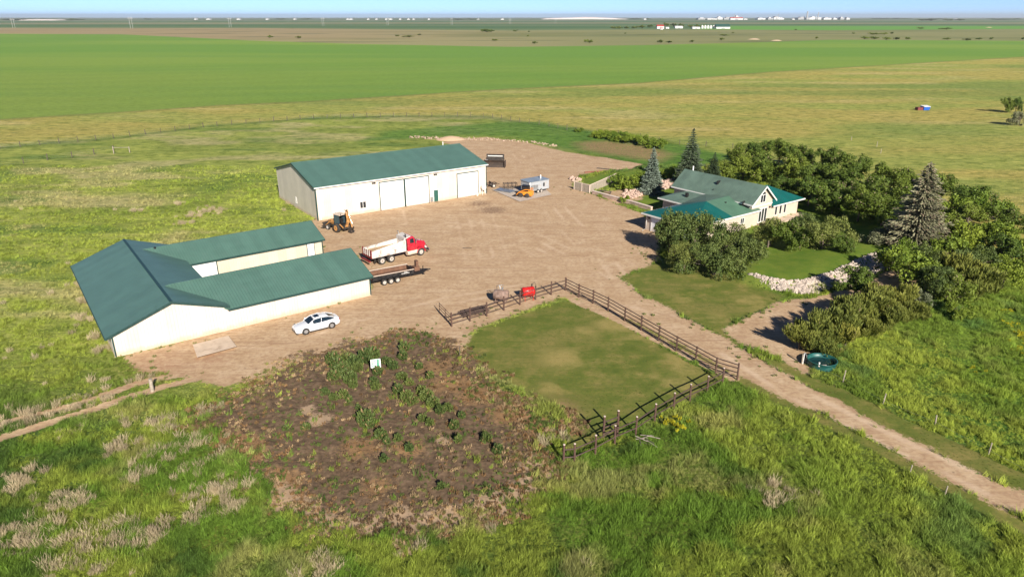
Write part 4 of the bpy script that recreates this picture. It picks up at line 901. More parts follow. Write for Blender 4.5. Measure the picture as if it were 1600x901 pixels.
# ------------------------------------------------------------------ plants in rows in the dark garden
def garden_mesh(seed, n, h, r):
    g = np.random.default_rng(seed); t = g.uniform(0, 6.28, n); rr = r * np.sqrt(g.uniform(0, 1, n)); z = g.uniform(.05, 1, n) * h * (1 - .5 * (rr / r) ** 2)
    Cs = np.stack([rr * np.cos(t), rr * np.sin(t), z], 1)
    a = unit(np.stack([np.cos(t) * .6, np.sin(t) * .6, np.ones(n)], 1) + g.normal(0, .4, (n, 3))); b = unit(np.cross(a, g.normal(size=(n, 3))))
    s = g.uniform(.6, 1.3, (n, 1))
    return leaves(Cs, a * s * .15, b * s * .055, np.stack([g.uniform(0, 1, n), g.uniform(0, 1, n)], 1), 'leaves', PLANT)
GM = [garden_mesh(61, 420, .75, .62), garden_mesh(62, 260, .6, .45), garden_mesh(63, 150, .5, .3)]
gp = [(520, 566, 0, 1.3), (527, 572, 0, 1.4), (534, 580, 0, 1.4), (541, 588, 0, 1.3), (548, 596, 0, 1.2), (545, 565, 0, 1.3), (552, 571, 0, 1.3), (558, 578, 0, 1.1), (523, 592, 0, 1.2), (508, 616, 1, 1.1), (521, 624, 1, 1.0), (552, 604, 1, 1.1), (580, 558, 0, 1.6), (572, 564, 0, 1.5),
      (584, 598, 1, 1.2), (588, 606, 1, 1.2), (537, 620, 1, 1.1), (546, 628, 2, 1.1), (632, 546, 1, 1.4), (614, 574, 1, 1.3), (628, 590, 0, 1.0), (640, 600, 1, 1.0), (622, 612, 1, 1.2), (636, 624, 0, 1.1), (644, 630, 0, 1.1), (660, 612, 1, 1.2), (666, 622, 0, 1.2), (676, 632, 0, 1.1), (688, 644, 1, 1.1), (660, 656, 1, 1.0), (672, 664, 2, 1.2),
      (572, 660, 0, 1.4), (577, 668, 1, 1.2), (478, 670, 1, 1.1), (446, 672, 2, 1.0), (596, 684, 1, 1.3), (604, 694, 2, 1.2), (622, 688, 1, 1.0), (640, 704, 2, 1.3), (710, 668, 1, 1.1), (700, 640, 1, 1.1), (722, 652, 2, 1.2), (760, 688, 1, 1.2), (778, 706, 1, 1.1), (600, 720, 2, 1.2), (690, 762, 2, 1.1), (590, 584, 1, 1.2), (655, 575, 1, 1.0), (672, 590, 1, 1.0), (716, 690, 2, 1.2), (560, 640, 2, 1.1), (630, 560, 1, 1.2), (604, 566, 1, 1.2)]
for i, (x, y, k, s) in enumerate(gp):
    p = G(x, y); p.z = 0
    o = bpy.data.objects.new('garden_plant', GM[k]); C.objects.link(o); o.location = p; o.rotation_euler = (0, 0, random.uniform(0, 6)); s *= .82; o.scale = (s, s, s * random.uniform(.9, 1.4))
    tag(o, 'leafy green crop plant growing in the dark bare soil of the garden', 'plant', 'green crop plants in rows on the dark garden soil')

# ------------------------------------------------------------------ grass (nobody could count it)
def tuft_obj(name, seed, nb, h, wdt, spread, m, lean=.25, head=False):
    g = np.random.default_rng(seed); V = []; F = []
    for i in range(nb):
        t = g.uniform(0, 6.28); r = spread * math.sqrt(g.uniform()); x, y = r * math.cos(t), r * math.sin(t)
        hh = h * g.uniform(.55, 1.1); dx, dy = g.normal(.12 + lean, .36) * hh, g.normal(.15, .36) * hh; a = g.uniform(0, 3.14); w2 = wdt * g.uniform(.6, 1.3)
        cx, sy = math.cos(a) * w2, math.sin(a) * w2; b = len(V)
        if head: V += [(x - cx * .3, y - sy * .3, 0), (x + cx * .3, y + sy * .3, 0), (x + dx * .6 + cx, y + dy * .6 + sy, hh * .72), (x + dx * .6 - cx, y + dy * .6 - sy, hh * .72), (x + dx, y + dy, hh)]
        else: V += [(x - cx, y - sy, 0), (x + cx, y + sy, 0), (x + dx * .45 + cx * .8, y + dy * .45 + sy * .8, hh * .6), (x + dx * .45 - cx * .8, y + dy * .45 - sy * .8, hh * .6), (x + dx, y + dy, hh)]
        F += [(b, b + 1, b + 2, b + 3), (b + 3, b + 2, b + 4)]
    me = bpy.data.meshes.new(name); me.from_pydata(V, [], F); me.materials.append(m); me.update()
    return bpy.data.objects.new(name, me)
def grass_mat(name):
    m, nt, b = nodes_of(name)
    at = N(nt, 'ShaderNodeAttribute', attribute_name='col', attribute_type='INSTANCER')
    nt.links.new(at.outputs['Color'], b.inputs['Base Color']); b.inputs['Roughness'].default_value = 0.7; b.inputs['Specular IOR Level'].default_value = 0.15
    tr = N(nt, 'ShaderNodeBsdfTranslucent'); nt.links.new(at.outputs['Color'], tr.inputs[0])
    mx = N(nt, 'ShaderNodeMixShader'); mx.inputs[0].default_value = .3
    nt.links.new(b.outputs[0], mx.inputs[1]); nt.links.new(tr.outputs[0], mx.inputs[2]); nt.links.new(mx.outputs[0], nt.nodes['Material Output'].inputs[0])
    return m
GRASSM = grass_mat('grass_blades')
T_GRASS = [tuft_obj('grass_tuft', 70 + i, 22, .55, .016, .22, GRASSM) for i in range(3)]
T_SHORT = [tuft_obj('short_tuft', 80 + i, 12, .22, .018, .16, GRASSM) for i in range(2)]
T_DEAD = [tuft_obj('dead_stalks', 90 + i, 60, .60, .012, .36, GRASSM, .02, True) for i in range(3)]
T_BROAD = [tuft_obj('broad_weed', 95 + i, 22, .30, .045, .26, GRASSM, .0) for i in range(2)]

def scatter(name, P, S_, col_, protos, label, cat):
    n = len(P)
    me = bpy.data.meshes.new(name); me.vertices.add(n); me.vertices.foreach_set('co', np.asarray(P, np.float32).ravel())
    a = me.attributes.new('sc', 'FLOAT', 'POINT'); a.data.foreach_set('value', np.asarray(S_, np.float32))
    a = me.attributes.new('rot', 'FLOAT_VECTOR', 'POINT'); rr = np.zeros((n, 3)); rr[:, 2] = rng.normal(0.5, .9, n); rr[:, 0] = rng.normal(0, .12, n); rr[:, 1] = rng.normal(0, .12, n)
    a.data.foreach_set('vector', rr.astype(np.float32).ravel())
    a = me.attributes.new('vi', 'INT', 'POINT'); a.data.foreach_set('value', rng.integers(0, len(protos), n).astype(np.int32))
    a = me.color_attributes.new('col', 'FLOAT_COLOR', 'POINT'); a.data.foreach_set('color', np.concatenate([col_, np.ones((n, 1))], 1).astype(np.float32).ravel())
    me.update(); o = bpy.data.objects.new(name, me); C.objects.link(o); tag(o, label, cat, kind='stuff')
    ng = bpy.data.node_groups.new(name, 'GeometryNodeTree')
    ng.interface.new_socket('Geometry', in_out='INPUT', socket_type='NodeSocketGeometry'); ng.interface.new_socket('Geometry', in_out='OUTPUT', socket_type='NodeSocketGeometry')
    gi = ng.nodes.new('NodeGroupInput'); go = ng.nodes.new('NodeGroupOutput'); ip = ng.nodes.new('GeometryNodeInstanceOnPoints')
    jn = ng.nodes.new('GeometryNodeJoinGeometry')
    for p in protos:
        oi = ng.nodes.new('GeometryNodeObjectInfo'); oi.inputs['Object'].default_value = p; oi.inputs['As Instance'].default_value = True
        ng.links.new(oi.outputs['Geometry'], jn.inputs[0])
    def na(nm, ty):
        x = ng.nodes.new('GeometryNodeInputNamedAttribute'); x.data_type = ty; x.inputs[0].default_value = nm; return x.outputs[0]
    ng.links.new(gi.outputs[0], ip.inputs['Points']); ng.links.new(jn.outputs[0], ip.inputs['Instance'])
    ip.inputs['Pick Instance'].default_value = True
    ng.links.new(na('vi', 'INT'), ip.inputs['Instance Index']); ng.links.new(na('rot', 'FLOAT_VECTOR'), ip.inputs['Rotation']); ng.links.new(na('sc', 'FLOAT'), ip.inputs['Scale'])
    ng.links.new(ip.outputs[0], go.inputs[0])
    md = o.modifiers.new('scatter', 'NODES'); md.node_group = ng
    return o
def grid_idx(px, py):
    """nearest vertex of the ground sheet"""
    ys = GY[:, 0]; i = np.clip(np.searchsorted(ys, py), 1, len(ys) - 1); t = px / (26 + 0.86 * ys[i])
    j = np.clip(np.round((t + 1) / 2 * (GX.shape[1] - 1)), 0, GX.shape[1] - 1).astype(int)
    return i * GX.shape[1] + j
def sample_fan(n, y0, y1, ex, side=4):
    """points in the fan, density falling with distance"""
    u = rng.uniform(0, 1, n); a = 2 - ex
    yy = (y0 ** a + u * (y1 ** a - y0 ** a)) ** (1 / a) if abs(a) > 1e-6 else y0 * (y1 / y0) ** u
    xx = rng.uniform(-1, 1, n) * (side + 10 + .74 * yy)
    return xx, yy
def lush_colour(px, py):
    a = fbm(px, py, 8, 5); b = fbm(px * .6, py, 3.5, 9); n = len(px)
    c = np.repeat(col((0.135, 0.225, 0.030)), n, 0)
    c = lerp(c, col((0.065, 0.120, 0.026)), S(a, .47, .60) * .75)
    c = lerp(c, col((0.270, 0.320, 0.050)), S(b, .48, .62) * .85)
    c = lerp(c, col((0.40, 0.34, 0.14)), S(fbm(px, py, 4, 19), .60, .72) * .45)
    rr_ = S(px, 14, 32)
    c = lerp(c, col((0.225, 0.310, 0.042)), rr_ * .65)
    c = lerp(c, col((0.340, 0.390, 0.060)), rr_ * S(fbm(px, py, 9, 71), .50, .62) * .8)
    c = lerp(c, col((0.110, 0.200, 0.050)), rr_ * S(fbm(px, py * .7, 6, 73), .56, .68) * .8)
    lb = S(py, 44, 60) * S(-px, -25, 5)
    c = lerp(c, col((0.300, 0.350, 0.060)), lb * (.55 + .4 * S(fbm(px * .6, py, 7, 9), .4, .6)))
    c = lerp(c, col((0.44, 0.38, 0.19)), lb * S(fbm(px * .55, py * 1.3, 9, 77), .52, .7) * .7)
    return c * rng.uniform(.55, 1.65, (n, 1))
def build_grass():
    xx, yy = sample_fan(190000, 27, 150, 2.0)
    gi = grid_idx(xx, yy)
    bare = np.maximum.reduce([w_dirt[gi], w_soil[gi] * .62, w_lawn[gi]])
    B2 = np.array(B0[:2]); uu = np.array([math.cos(R(36.7)), math.sin(R(36.7))]); vv = np.array([-uu[1], uu[0]])
    d = np.stack([xx, yy], 1) - B2; inb = (d @ uu > -.6) & (d @ uu < 27) & (d @ vv > -.3) & (d @ vv < 25.3)
    d = np.stack([xx, yy], 1) - np.array(A0[:2]); ua = np.array([math.cos(R(35.45)), math.sin(R(35.45))]); va = np.array([-ua[1], ua[0]])
    ina = (d @ ua > -.3) & (d @ ua < 32.4) & (d @ va > -.3) & (d @ va < 19)
    ok = (bare + rng.normal(0, .10, len(xx)) < .42) & ~inb & ~ina & (w_past[gi] < .8)
    xx, yy, gi = xx[ok], yy[ok], gi[ok]
    ht = (.35 + .55 * fbm(xx, yy, 6, 101)) * (.55 + .9 * S(fbm(xx, yy, 1.3, 103, 3), .35, .65)); ht *= np.where((xx < 0) & (yy > 52), .62, 1.0)
    scatter('tall_grass', np.stack([xx, yy, Z[gi] - .02], 1), ht * rng.uniform(.7, 1.25, len(xx)) * (1 + .25 * S(yy, 60, 130)), lush_colour(xx, yy), T_GRASS, 'tall wild meadow grass around the farmyard', 'grass')
    # short turf fringe on lawns, thin
    xx, yy = sample_fan(70000, 38, 130, 2.0); gi = grid_idx(xx, yy); ok = (w_lawn[gi] > .45) & (w_dirt[gi] < .4) & (w_soil[gi] < .5)
    xx, yy, gi = xx[ok], yy[ok], gi[ok]; n = len(xx)
    c = lerp(np.repeat(col((0.105, 0.145, 0.026)), n, 0), col((0.24, 0.20, 0.065)), S(fbm(xx, yy, 4.5, 7), .5, .68) * .8)
    c = lerp(c, col((0.10, 0.22, 0.022)), w_bright[gi])
    scatter('mown_grass', np.stack([xx, yy, Z[gi] - .02], 1), rng.uniform(.2, .42, n), lerp(c, col((0.34, 0.27, 0.09)), np.clip(wear[gi] * 1.1, 0, 1)) * rng.uniform(.8, 1.2, (n, 1)), T_SHORT, 'short mown grass of the lawns', 'grass')
    # dead pale stalks: clumps in the left foreground and scattered
    cl = [(20, 660, 2), (60, 655, 1.5), (115, 640, 1.5), (165, 625, 1), (25, 755, 2.2), (10, 850, 2.2), (45, 832, 2), (95, 855, 1.6), (90, 790, 1.8), (120, 785, 1.2), (180, 700, 1.6), (195, 662, 1), (240, 712, 1.8), (105, 680, 1.2), (215, 750, 1.2), (155, 830, 1.6), (190, 840, 2.2), (225, 835, 2), (200, 865, 1.5), (250, 660, 1.2), (260, 670, 1.4), (300, 690, 1.6), (310, 735, 1.2), (340, 715, 1.0), (310, 780, 1.8), (345, 765, 1.6), (345, 800, 1.0), (375, 790, 1.0), (295, 820, 1.0), (325, 640, 1.2), (140, 880, 1.8), (90, 885, 1.5), (505, 880, 1.2), (525, 892, 1.2), (240, 590, 1.0), (200, 600, .8), (160, 612, .8), (120, 624, .8), (80, 636, .8), (40, 648, .8),
          (330, 330, 2.5), (300, 338, 2), (285, 350, 1.5), (455, 318, 1.2), (470, 325, 1.2), (280, 320, 1.2), (215, 330, 1.2), (125, 445, 1.2), (140, 470, 1.2), (135, 500, 1.4), (150, 530, 1.0), (160, 548, 1.0), (130, 430, 1), (1210, 782, 1.5), (1200, 765, 1.3), (860, 690, 1.2)]
    Ps = []
    for (x, y, r) in cl:
        p = G(x, y); n = int(4.5 * r * r) + 3
        Ps.append(np.stack([p.x + rng.normal(0, r * .5, n), p.y + rng.normal(0, r * .42, n)], 1))
    P = np.concatenate(Ps); n2_ = 700; ax, ay = sample_fan(n2_, 28, 120, 2.0); gi = grid_idx(ax, ay)
    k = (np.maximum.reduce([w_dirt[gi], w_lawn[gi], w_soil[gi]]) < .4) & (fbm(ax, ay, 5, 200) > .56) & (ax < 5); P = np.concatenate([P, np.stack([ax[k], ay[k]], 1)])
    gi = grid_idx(P[:, 0], P[:, 1]); k = (w_dirt[gi] < .5); P = P[k]; gi = gi[k]; n = len(P)
    c = np.repeat(col((0.50, 0.41, 0.26)), n, 0) * rng.uniform(.7, 1.25, (n, 1))
    scatter('dead_stalks', np.stack([P[:, 0], P[:, 1], Z[gi]], 1), rng.uniform(.5, 1.15, n), c, T_DEAD, 'pale dead weed stalks standing in the meadow grass', 'dead weeds')
    # weeds and litter on the garden soil
    xx, yy = sample_fan(60000, 33, 75, 1.2, 0); gi = grid_idx(xx, yy)
    edge_ = np.exp(-((sd_soil[gi] - 1) / 2.0) ** 2)
    rightz = S(xx, -3, 3)
    ok = (w_soil[gi] > .3) & (rng.uniform(0, 1, len(xx)) < .16 + .6 * edge_ + .4 * rightz)
    xx, yy, gi = xx[ok], yy[ok], gi[ok]; n = len(xx)
    pal = np.array([(0.12, 0.16, 0.04), (0.25, 0.15, 0.07), (0.38, 0.27, 0.15), (0.20, 0.20, 0.06), (0.17, 0.11, 0.06)])
    w_ = fbm(xx, yy, 3, 300); c = pal[(np.clip((w_ - .25) * 2.0 + rng.uniform(-.25, .25, n), 0, .999) * 5).astype(int)]
    scatter('garden_weeds', np.stack([xx, yy, Z[gi]], 1), rng.uniform(.22, .75, n), c * rng.uniform(.6, 1.25, (n, 1)), T_BROAD, 'dry and green weeds scattered over the dark garden soil', 'weeds')
    # sparse weeds on yard edges
    xx, yy = sample_fan(9000, 55, 130, 1.0); gi = grid_idx(xx, yy); ok = (w_dirt[gi] > .35) & (w_soil[gi] < .5) & (w_lawn[gi] < .5) & ((sd_dirt[gi] < 1.6 + 3 * (fbm(xx, yy, 6, 411) > .58)) & (rng.uniform(0, 1, len(xx)) < .4))
    xx, yy, gi = xx[ok], yy[ok], gi[ok]; n = len(xx)
    scatter('yard_weeds', np.stack([xx, yy, Z[gi]], 1), rng.uniform(.3, .8, n), lerp(np.repeat(col((0.12, 0.17, 0.04)), n, 0), col((0.3, 0.25, 0.12)), rng.uniform(0, 1, n)), T_BROAD, 'thin weeds along the rim of the dirt yard', 'weeds')
    # yellow flowering weeds
    Ps = []
    for (x, y, r, n) in ((1048, 662, .9, 16), (1062, 672, .5, 7), (1590, 525, 1.3, 12), (1592, 550, 1.6, 26), (1580, 510, .8, 6), (1530, 585, .8, 5), (1575, 490, .7, 5)):
        p = G(x, y); Ps.append(np.stack([p.x + rng.normal(0, r * .5, n), p.y + rng.normal(0, r * .5, n), np.full(n, .28)], 1))
    P = np.concatenate(Ps); n = len(P)
    scatter('yellow_flowers', P, rng.uniform(.4, .7, n), np.repeat(col((0.50, 0.46, 0.03)), n, 0) * rng.uniform(.6, 1.1, (n, 1)), T_BROAD, 'clumps of yellow flowering weeds in the tall grass', 'flowers')
build_grass()
# ================================================================== FENCES
PIPE = mat('rusty_brown_post', (0.085, 0.045, 0.032), 0.75, var=0.35, sc=6, bump=.3)
RAIL = mat('brown_rail', (0.070, 0.042, 0.033), 0.75, var=0.3, sc=6)
GREYWOOD = mat('grey_weathered_wood', (0.33, 0.28, 0.22), 0.9, var=0.3, sc=6, bump=.4)
PALECAP = mat('sunbleached_post_top', (0.62, 0.50, 0.42), 0.8)
def gz(p): return 0.0
def rail_fence(name, label, pts, h, rails, r=.085, rr=.048, caps=False, cat='fence'):
    o = thing(name, label, cat, pts[0])
    O = pts[0]
    for p in pts:
        q = p - O; hh = h * random.uniform(.97, 1.04); lx, ly = random.gauss(0, .02), random.gauss(0, .02)
        po = part('post', PIPE, o, lambda m: m.tube([(q.x, q.y, -.2), (q.x + lx, q.y + ly, hh)], r, 8))
        if caps: part('post_cap', PALECAP, po, lambda m: m.tube([(q.x + lx, q.y + ly, hh + .003), (q.x + lx, q.y + ly, hh + .05)], r * .95, 8))
    for z in rails:
        part('rail', RAIL, o, lambda m: m.tube([(p.x - O.x, p.y - O.y, z + random.gauss(0, .015)) for p in pts], rr, 6))
    return o
def z7(x, y): return G(660 + x / 2.906, 420 + y / 2.906)
bk = [z7(*q) for q in ((133, 262), (216, 237), (292, 215), (370, 188), (443, 163), (514, 139), (585, 118), (650, 98))]
rt = [z7(*q) for q in ((650, 98), (710, 129), (775, 157), (843, 191), (918, 236), (993, 279), (1072, 326), (1153, 372), (1240, 420), (1331, 473), (1429, 503))]
fr = [z7(*q) for q in ((1362, 524), (1292, 560), (1214, 598), (1140, 638), (1054, 690), (968, 748), (873, 790), (785, 838), (690, 880), (640, 885))]
rail_fence('rail_fence', 'brown rail fence along the dirt yard at the top of the mown pen', bk, 1.6, (.35, .85, 1.3))
rail_fence('rail_fence', 'long brown rail fence between the mown pen and the gravel road', rt[:-1] + [rt[-1]], 1.6, (.3, .72, 1.12, 1.48))
rail_fence('rail_fence', 'low brown rail fence with pale post tops between the mown pen and the tall grass', fr, 1.55, (.55, 1.2), caps=True)
g1 = [z7(820, 778), z7(885, 752)]
o = rail_fence('tall_gate', 'pair of tall brown gate posts joined by rails in the low pen fence', g1, 2.1, (.6, 1.1, 1.6), r=.09, caps=True, cat='gate')
g2 = [z7(78, 203), z7(133, 262)]
o = thing('gate', 'open pipe gate standing at the left end of the yard fence', 'gate', g2[0])
d = g2[1] - g2[0]
part('gate_bars', RAIL, o, lambda m: [m.tube([(0, 0, z), (d.x, d.y, z)], .03, 6) for z in (.25, .6, .95, 1.25)] + [m.tube([(d.x * t, d.y * t, 0.05), (d.x * t, d.y * t, 1.3)], .035, 6) for t in (0, .5, 1)])
# heap of spare fence panels lying behind the yard fence
o = thing('panel_pile', 'flat pile of brown fence panels lying behind the yard fence', 'fence panels', z7(235, 205), R(30))
for k in range(3):
    part('panel', RAIL, o, lambda m: [m.tube([(-1.6 + k * .1, y, .1 + k * .12 + (y + .5) * .2), (1.6 + k * .1, y + .1, .1 + k * .12 + (y + .5) * .2)], .03, 6) for y in (-.5, -.2, .15, .5)] + [m.tube([(x, -.5, .1 + k * .12), (x, .55, .31 + k * .12)], .03, 6) for x in (-1.4, 0, 1.4)])
# pasture wire fences
def wire_fence(label, pxs, n, h=1.3, r=.06, m_=None, wires=3, wr=.006):
    P = [G(*q) for q in pxs]; O = P[0]; Ls = [0]
    for i in range(1, len(P)): Ls.append(Ls[-1] + (P[i] - P[i - 1]).length)
    pts = []
    for k in range(n):
        s = Ls[-1] * k / (n - 1); i = max(j for j in range(len(P) - 1) if Ls[j] <= s + 1e-6); t = (s - Ls[i]) / (Ls[i + 1] - Ls[i]); pts.append(P[i].lerp(P[i + 1], min(1, t)))
    o = thing('wire_fence', label, 'fence', O)
    for p in pts:
        q = p - O; hh = h * random.uniform(.85, 1.1)
        part('post', m_ or GREYWOOD, o, lambda m: m.tube([(q.x, q.y, -.2), (q.x + random.gauss(0, .05), q.y + random.gauss(0, .05), hh)], r * random.uniform(.8, 1.2), 6))
    for z in [.35, .75, 1.1][:wires]: part('wire', STEELG, o, lambda m: m.tube([(p.x - O.x, p.y - O.y, z) for p in pts], wr, 4))
    return o
DKW = mat('dark_weathered_post', (0.10, 0.08, 0.06), 0.9, var=.3, sc=5)
wire_fence('long wire fence with grey posts along the edge of the golden pasture', ((0, 232), (100, 224), (190, 215), (330, 198), (480, 186), (640, 182), (760, 183), (860, 198), (900, 206)), 44, 1.5, .085, DKW)
wire_fence('short run of dark fence posts crossing the left meadow', ((0, 262), (60, 252), (130, 244), (178, 236)), 6, 1.4, .10, DKW)
wire_fence('old wire fence with pale posts right of the gravel road', ((1253, 568), (1289, 580), (1383, 634), (1432, 650), (1640, 760)), 6, 1.15, .055, None, 1)
wire_fence('two thin posts with wire left of the lower gravel road', ((1420, 742), (1475, 776)), 2, 1.0, .04, None, 1)
wire_fence('grey marker posts in the pasture beyond the windbreak', ((1330, 220), (1369, 228), (1376, 240)), 3, 1.2, .07, GREYWOOD, 0)
wire_fence('far fence of thin posts crossing the pasture behind the hedge', ((900, 206), (1000, 216), (1060, 226), (1145, 232)), 8, 1.4, .07, DKW, 2)
gf = [G(178, 240), G(203, 239)]
o = thing('grazing_gate', 'small grey wooden gate frame alone in the left meadow', 'gate', gf[0]); d = gf[1] - gf[0]
part('frame', GREYWOOD, o, lambda m: (m.tube([(0, 0, -.1), (0, 0, 1.7)], .10, 6), m.tube([(d.x, d.y, -.1), (d.x, d.y, 1.5)], .10, 6), m.tube([(0, 0, 1.4), (d.x, d.y, 1.3)], .05, 6)))
for (x, y, h, lab) in ((238, 611, 1.2, 'stubby dark wooden post beside the wheel tracks'), (718, 556, 1.0, 'thin dark post at the left corner of the mown pen')):
    p = part('wooden_post', GREYWOOD if h > 1.1 else DKW, None, lambda m: m.tube([(0, 0, -.2), (.04, 0, h)], [.17, .15] if h > 1.1 else .05, 8)); p.location = G(x, y); tag(p, lab, 'post')
p = thing('garden_sign', 'small tilted white and green sign on two stakes in the garden', 'sign', G(588, 581), R(8))
SG = mat('sign_green', (0.03, 0.22, 0.13), .5); SW = mat('sign_white', (0.80, 0.84, 0.80), .5)
bd_ = part('board', SW, p, lambda m: m.hexa([(-.45, 0, .45), (.45, -.05, .50), (.45, 0, .50), (-.45, .05, .45)], [(-.45, .22, 1.15), (.42, .2, 1.22), (.42, .25, 1.22), (-.45, .27, 1.15)]))
part('stripe', SG, bd_, lambda m: m.hexa([(.08, -.036, .50), (.30, -.05, .51), (.30, -.04, .51), (.08, -.03, .50)], [(.12, .188, 1.18), (.30, .182, 1.19), (.30, .192, 1.19), (.12, .198, 1.18)]))
for k in range(3): part('marking', SG, bd_, lambda m: m.hexa([(-.36, -.005 + k * .062, .60 + k * .19), (.0, -.028 + k * .062, .63 + k * .19), (.0, -.018 + k * .062, .63 + k * .19), (-.36, .005 + k * .062, .60 + k * .19)], [(-.36, .016 + k * .062, .68 + k * .19), (.0, -.004 + k * .062, .71 + k * .19), (.0, .006 + k * .062, .71 + k * .19), (-.36, .026 + k * .062, .68 + k * .19)]))
for dx in (-.3, .2): part('stake', GREYWOOD, p, lambda m: m.tube([(dx, 0, -.1), (dx, .12, 1.0)], .025, 5))

# ================================================================== ROCKS
ROCK = mat('pale_field_stone', (0.42, 0.35, 0.295), 0.85, var=.35, sc=1.7, bump=.5)
ROCKP = mat('pinkish_field_stone', (0.48, 0.34, 0.27), 0.85, var=.25, sc=1.7, bump=.5)
RUBB = mat('brown_rubble', (0.36, 0.27, 0.19), 0.9, var=.4, sc=1.2, bump=.5)
def rock_geo(g, s):
    bm = bmesh.new(); bmesh.ops.create_icosphere(bm, subdivisions=1, radius=1)
    for v in bm.verts: v.co = Vector((v.co.x * 1.1, v.co.y * .85, v.co.z * .7)) * s * g.uniform(.72, 1.2)
    V = [tuple(v.co) for v in bm.verts]; F = [tuple(v.index for v in f.verts) for f in bm.faces]; bm.free(); return V, F
def rock_bank(name, label, lo, up, zl, zu, n, size, matr, cat='rocks', big=90):
    g = random.Random(5 + n); LO = [G(x, y, zl) for x, y in lo]; UP_ = [G(x, y, zu) for x, y in up]
    o = thing(name, label, cat, LO[0]); rest = MB()
    def at(t, s):
        k = t * (len(LO) - 1); i = min(int(k), len(LO) - 2); f = k - i
        a = LO[i].lerp(LO[i + 1], f); k2 = t * (len(UP_) - 1); j = min(int(k2), len(UP_) - 2); b = UP_[j].lerp(UP_[j + 1], k2 - j)
        return a.lerp(b, s)
    for i in range(n):
        p = at(g.random(), g.random()) - LO[0]; s = size * g.uniform(.65, 1.35); V, F = rock_geo(g, s)
        Mx = Matrix.Translation(p + Vector((0, 0, s * .25))) @ Matrix.Rotation(g.uniform(0, 6.28), 4, Vector((g.random(), g.random(), 1)).normalized())
        if i < big: mm = MB(); mm.add(V, F, Mx); mm.build('rock', matr if g.random() < .85 else ROCKP, o)
        else: rest.add(V, F, Mx)
    if n > big: tag(rest.build('rocks', matr, o), kind='stuff')
    return o
rock_bank('rock_bank', 'long curving bank of pale stones below the bright lawn', ((1165, 437), (1185, 446), (1215, 454), (1250, 459), (1277, 459), (1300, 450), (1335, 436), (1365, 428), (1396, 416)), ((1170, 427), (1195, 433), (1230, 439), (1262, 437), (1290, 428), (1325, 413), (1358, 398), (1378, 393), (1398, 388)), 0, .85, 1500, .225, ROCK)
rock_bank('rock_bank', 'short bank of pale stones under the largest spruce', ((1425, 392), (1448, 388), (1476, 376)), ((1424, 378), (1448, 372), (1474, 365)), .1, .8, 170, .22, ROCK)
rock_bank('rock_pile', 'pile of pinkish stones beside the gravel patio', ((972, 309), (990, 311), (1004, 305)), ((975, 297), (990, 297), (1004, 298)), 0, .3, 120, .26, ROCKP)
rock_bank('rock_pile', 'pile of pinkish stones left of the long grey green roof', ((1026, 297), (1040, 296), (1052, 292)), ((1032, 284), (1044, 282), (1054, 280)), .1, .7, 120, .30, ROCKP)
rock_bank('rock_pile', 'few pale stones where the wooden patio fence starts', ((886, 282), (897, 288), (908, 286)), ((890, 276), (900, 280), (906, 280)), 0, .15, 16, .45, ROCKP)
rock_bank('rubble_pile', 'low scattered rubble of pale stones beyond the workshop roof', ((640, 216), (680, 218), (720, 219), (780, 220), (830, 224), (870, 230)), ((640, 213), (680, 214), (720, 214), (780, 217), (830, 221), (870, 227)), 0, .05, 210, .24, RUBB, 'rubble')
dm = part('dirt_mound', mat('mound_soil', (0.50, 0.34, 0.22), .95, bump=.6), None, lambda m: m.lathe([(3.2, -.1), (2.4, .35), (1.4, .75), (.5, .95), (.02, 1.0)], n=18)); dm.location = G(705, 218); dm.scale = (1.3, .8, .9); tag(dm, 'low brown dirt mound just beyond the workshop roof', 'mound')

# ================================================================== PATIO WALL AND FENCE
pw = thing('patio_fence', 'grey wooden fence with a corner post round the gravel patio', 'fence', G(921, 302))
c0, c1, c2 = G(897, 296) - G(921, 302), Vector((0, 0, 0)), G(962, 283) - G(921, 302)
def bfence(a, b, h, n, m_, nm='board'):
    d = b - a; part('rail_cap', PALECAP, pw, lambda m: m.tube([a + Vector((0, 0, h)), b + Vector((0, 0, h))], .07, 4))
    nv = Vector((-d.y, d.x, 0)).normalized() * .03
    for i in range(n):
        p = a + d * (i + .04) / n; q = a + d * (i + .94) / n
        part(nm, m_, pw, lambda m: m.hexa([p - nv, q - nv, q + nv, p + nv], [x + Vector((0, 0, h - .02)) for x in (p - nv, q - nv, q + nv, p + nv)]))
bfence(c0, c1, 1.5, 6, GREYWOOD); bfence(c1, c2, 1.5, 12, GREYWOOD)
for p in (c0, c1, c2, c0 * .5): part('post', PALECAP, pw, lambda m: m.tube([p + Vector((0, 0, -.1)), p + Vector((0, 0, 1.6))], .09, 6))
sw = thing('stone_wall', 'low stone garden wall with a pale cap along the edge of the yard', 'wall', G(926, 303))
P = [G(926, 303), G(955, 311), G(985, 319), G(1018, 329)]
for i in range(3):
    a, b = P[i] - P[0], P[i + 1] - P[0]; d = (b - a).normalized(); nv = Vector((-d.y, d.x, 0)) * .2
    part('wall', ROCKP, sw, lambda m: m.hexa([a - nv, b - nv, b + nv, a + nv], [x + Vector((0, 0, .55)) for x in (a - nv, b - nv, b + nv, a + nv)]))
    nv *= 1.25
    part('cap', PALECAP, sw, lambda m: m.hexa([x + Vector((0, 0, .553)) for x in (a - nv, b - nv, b + nv, a + nv)], [x + Vector((0, 0, .65)) for x in (a - nv, b - nv, b + nv, a + nv)]))
bn_ = thing('garden_bench', 'dark low bench on the gravel patio', 'bench', G(946, 302), R(-35))
part('seat', DKW, bn_, lambda m: m.box(-1.2, -.2, .4, 1.2, .2, .47))
for dx in (-1, 1): part('leg', DKW, bn_, lambda m: m.box(dx - .06, -.18, 0, dx + .06, .18, .397))
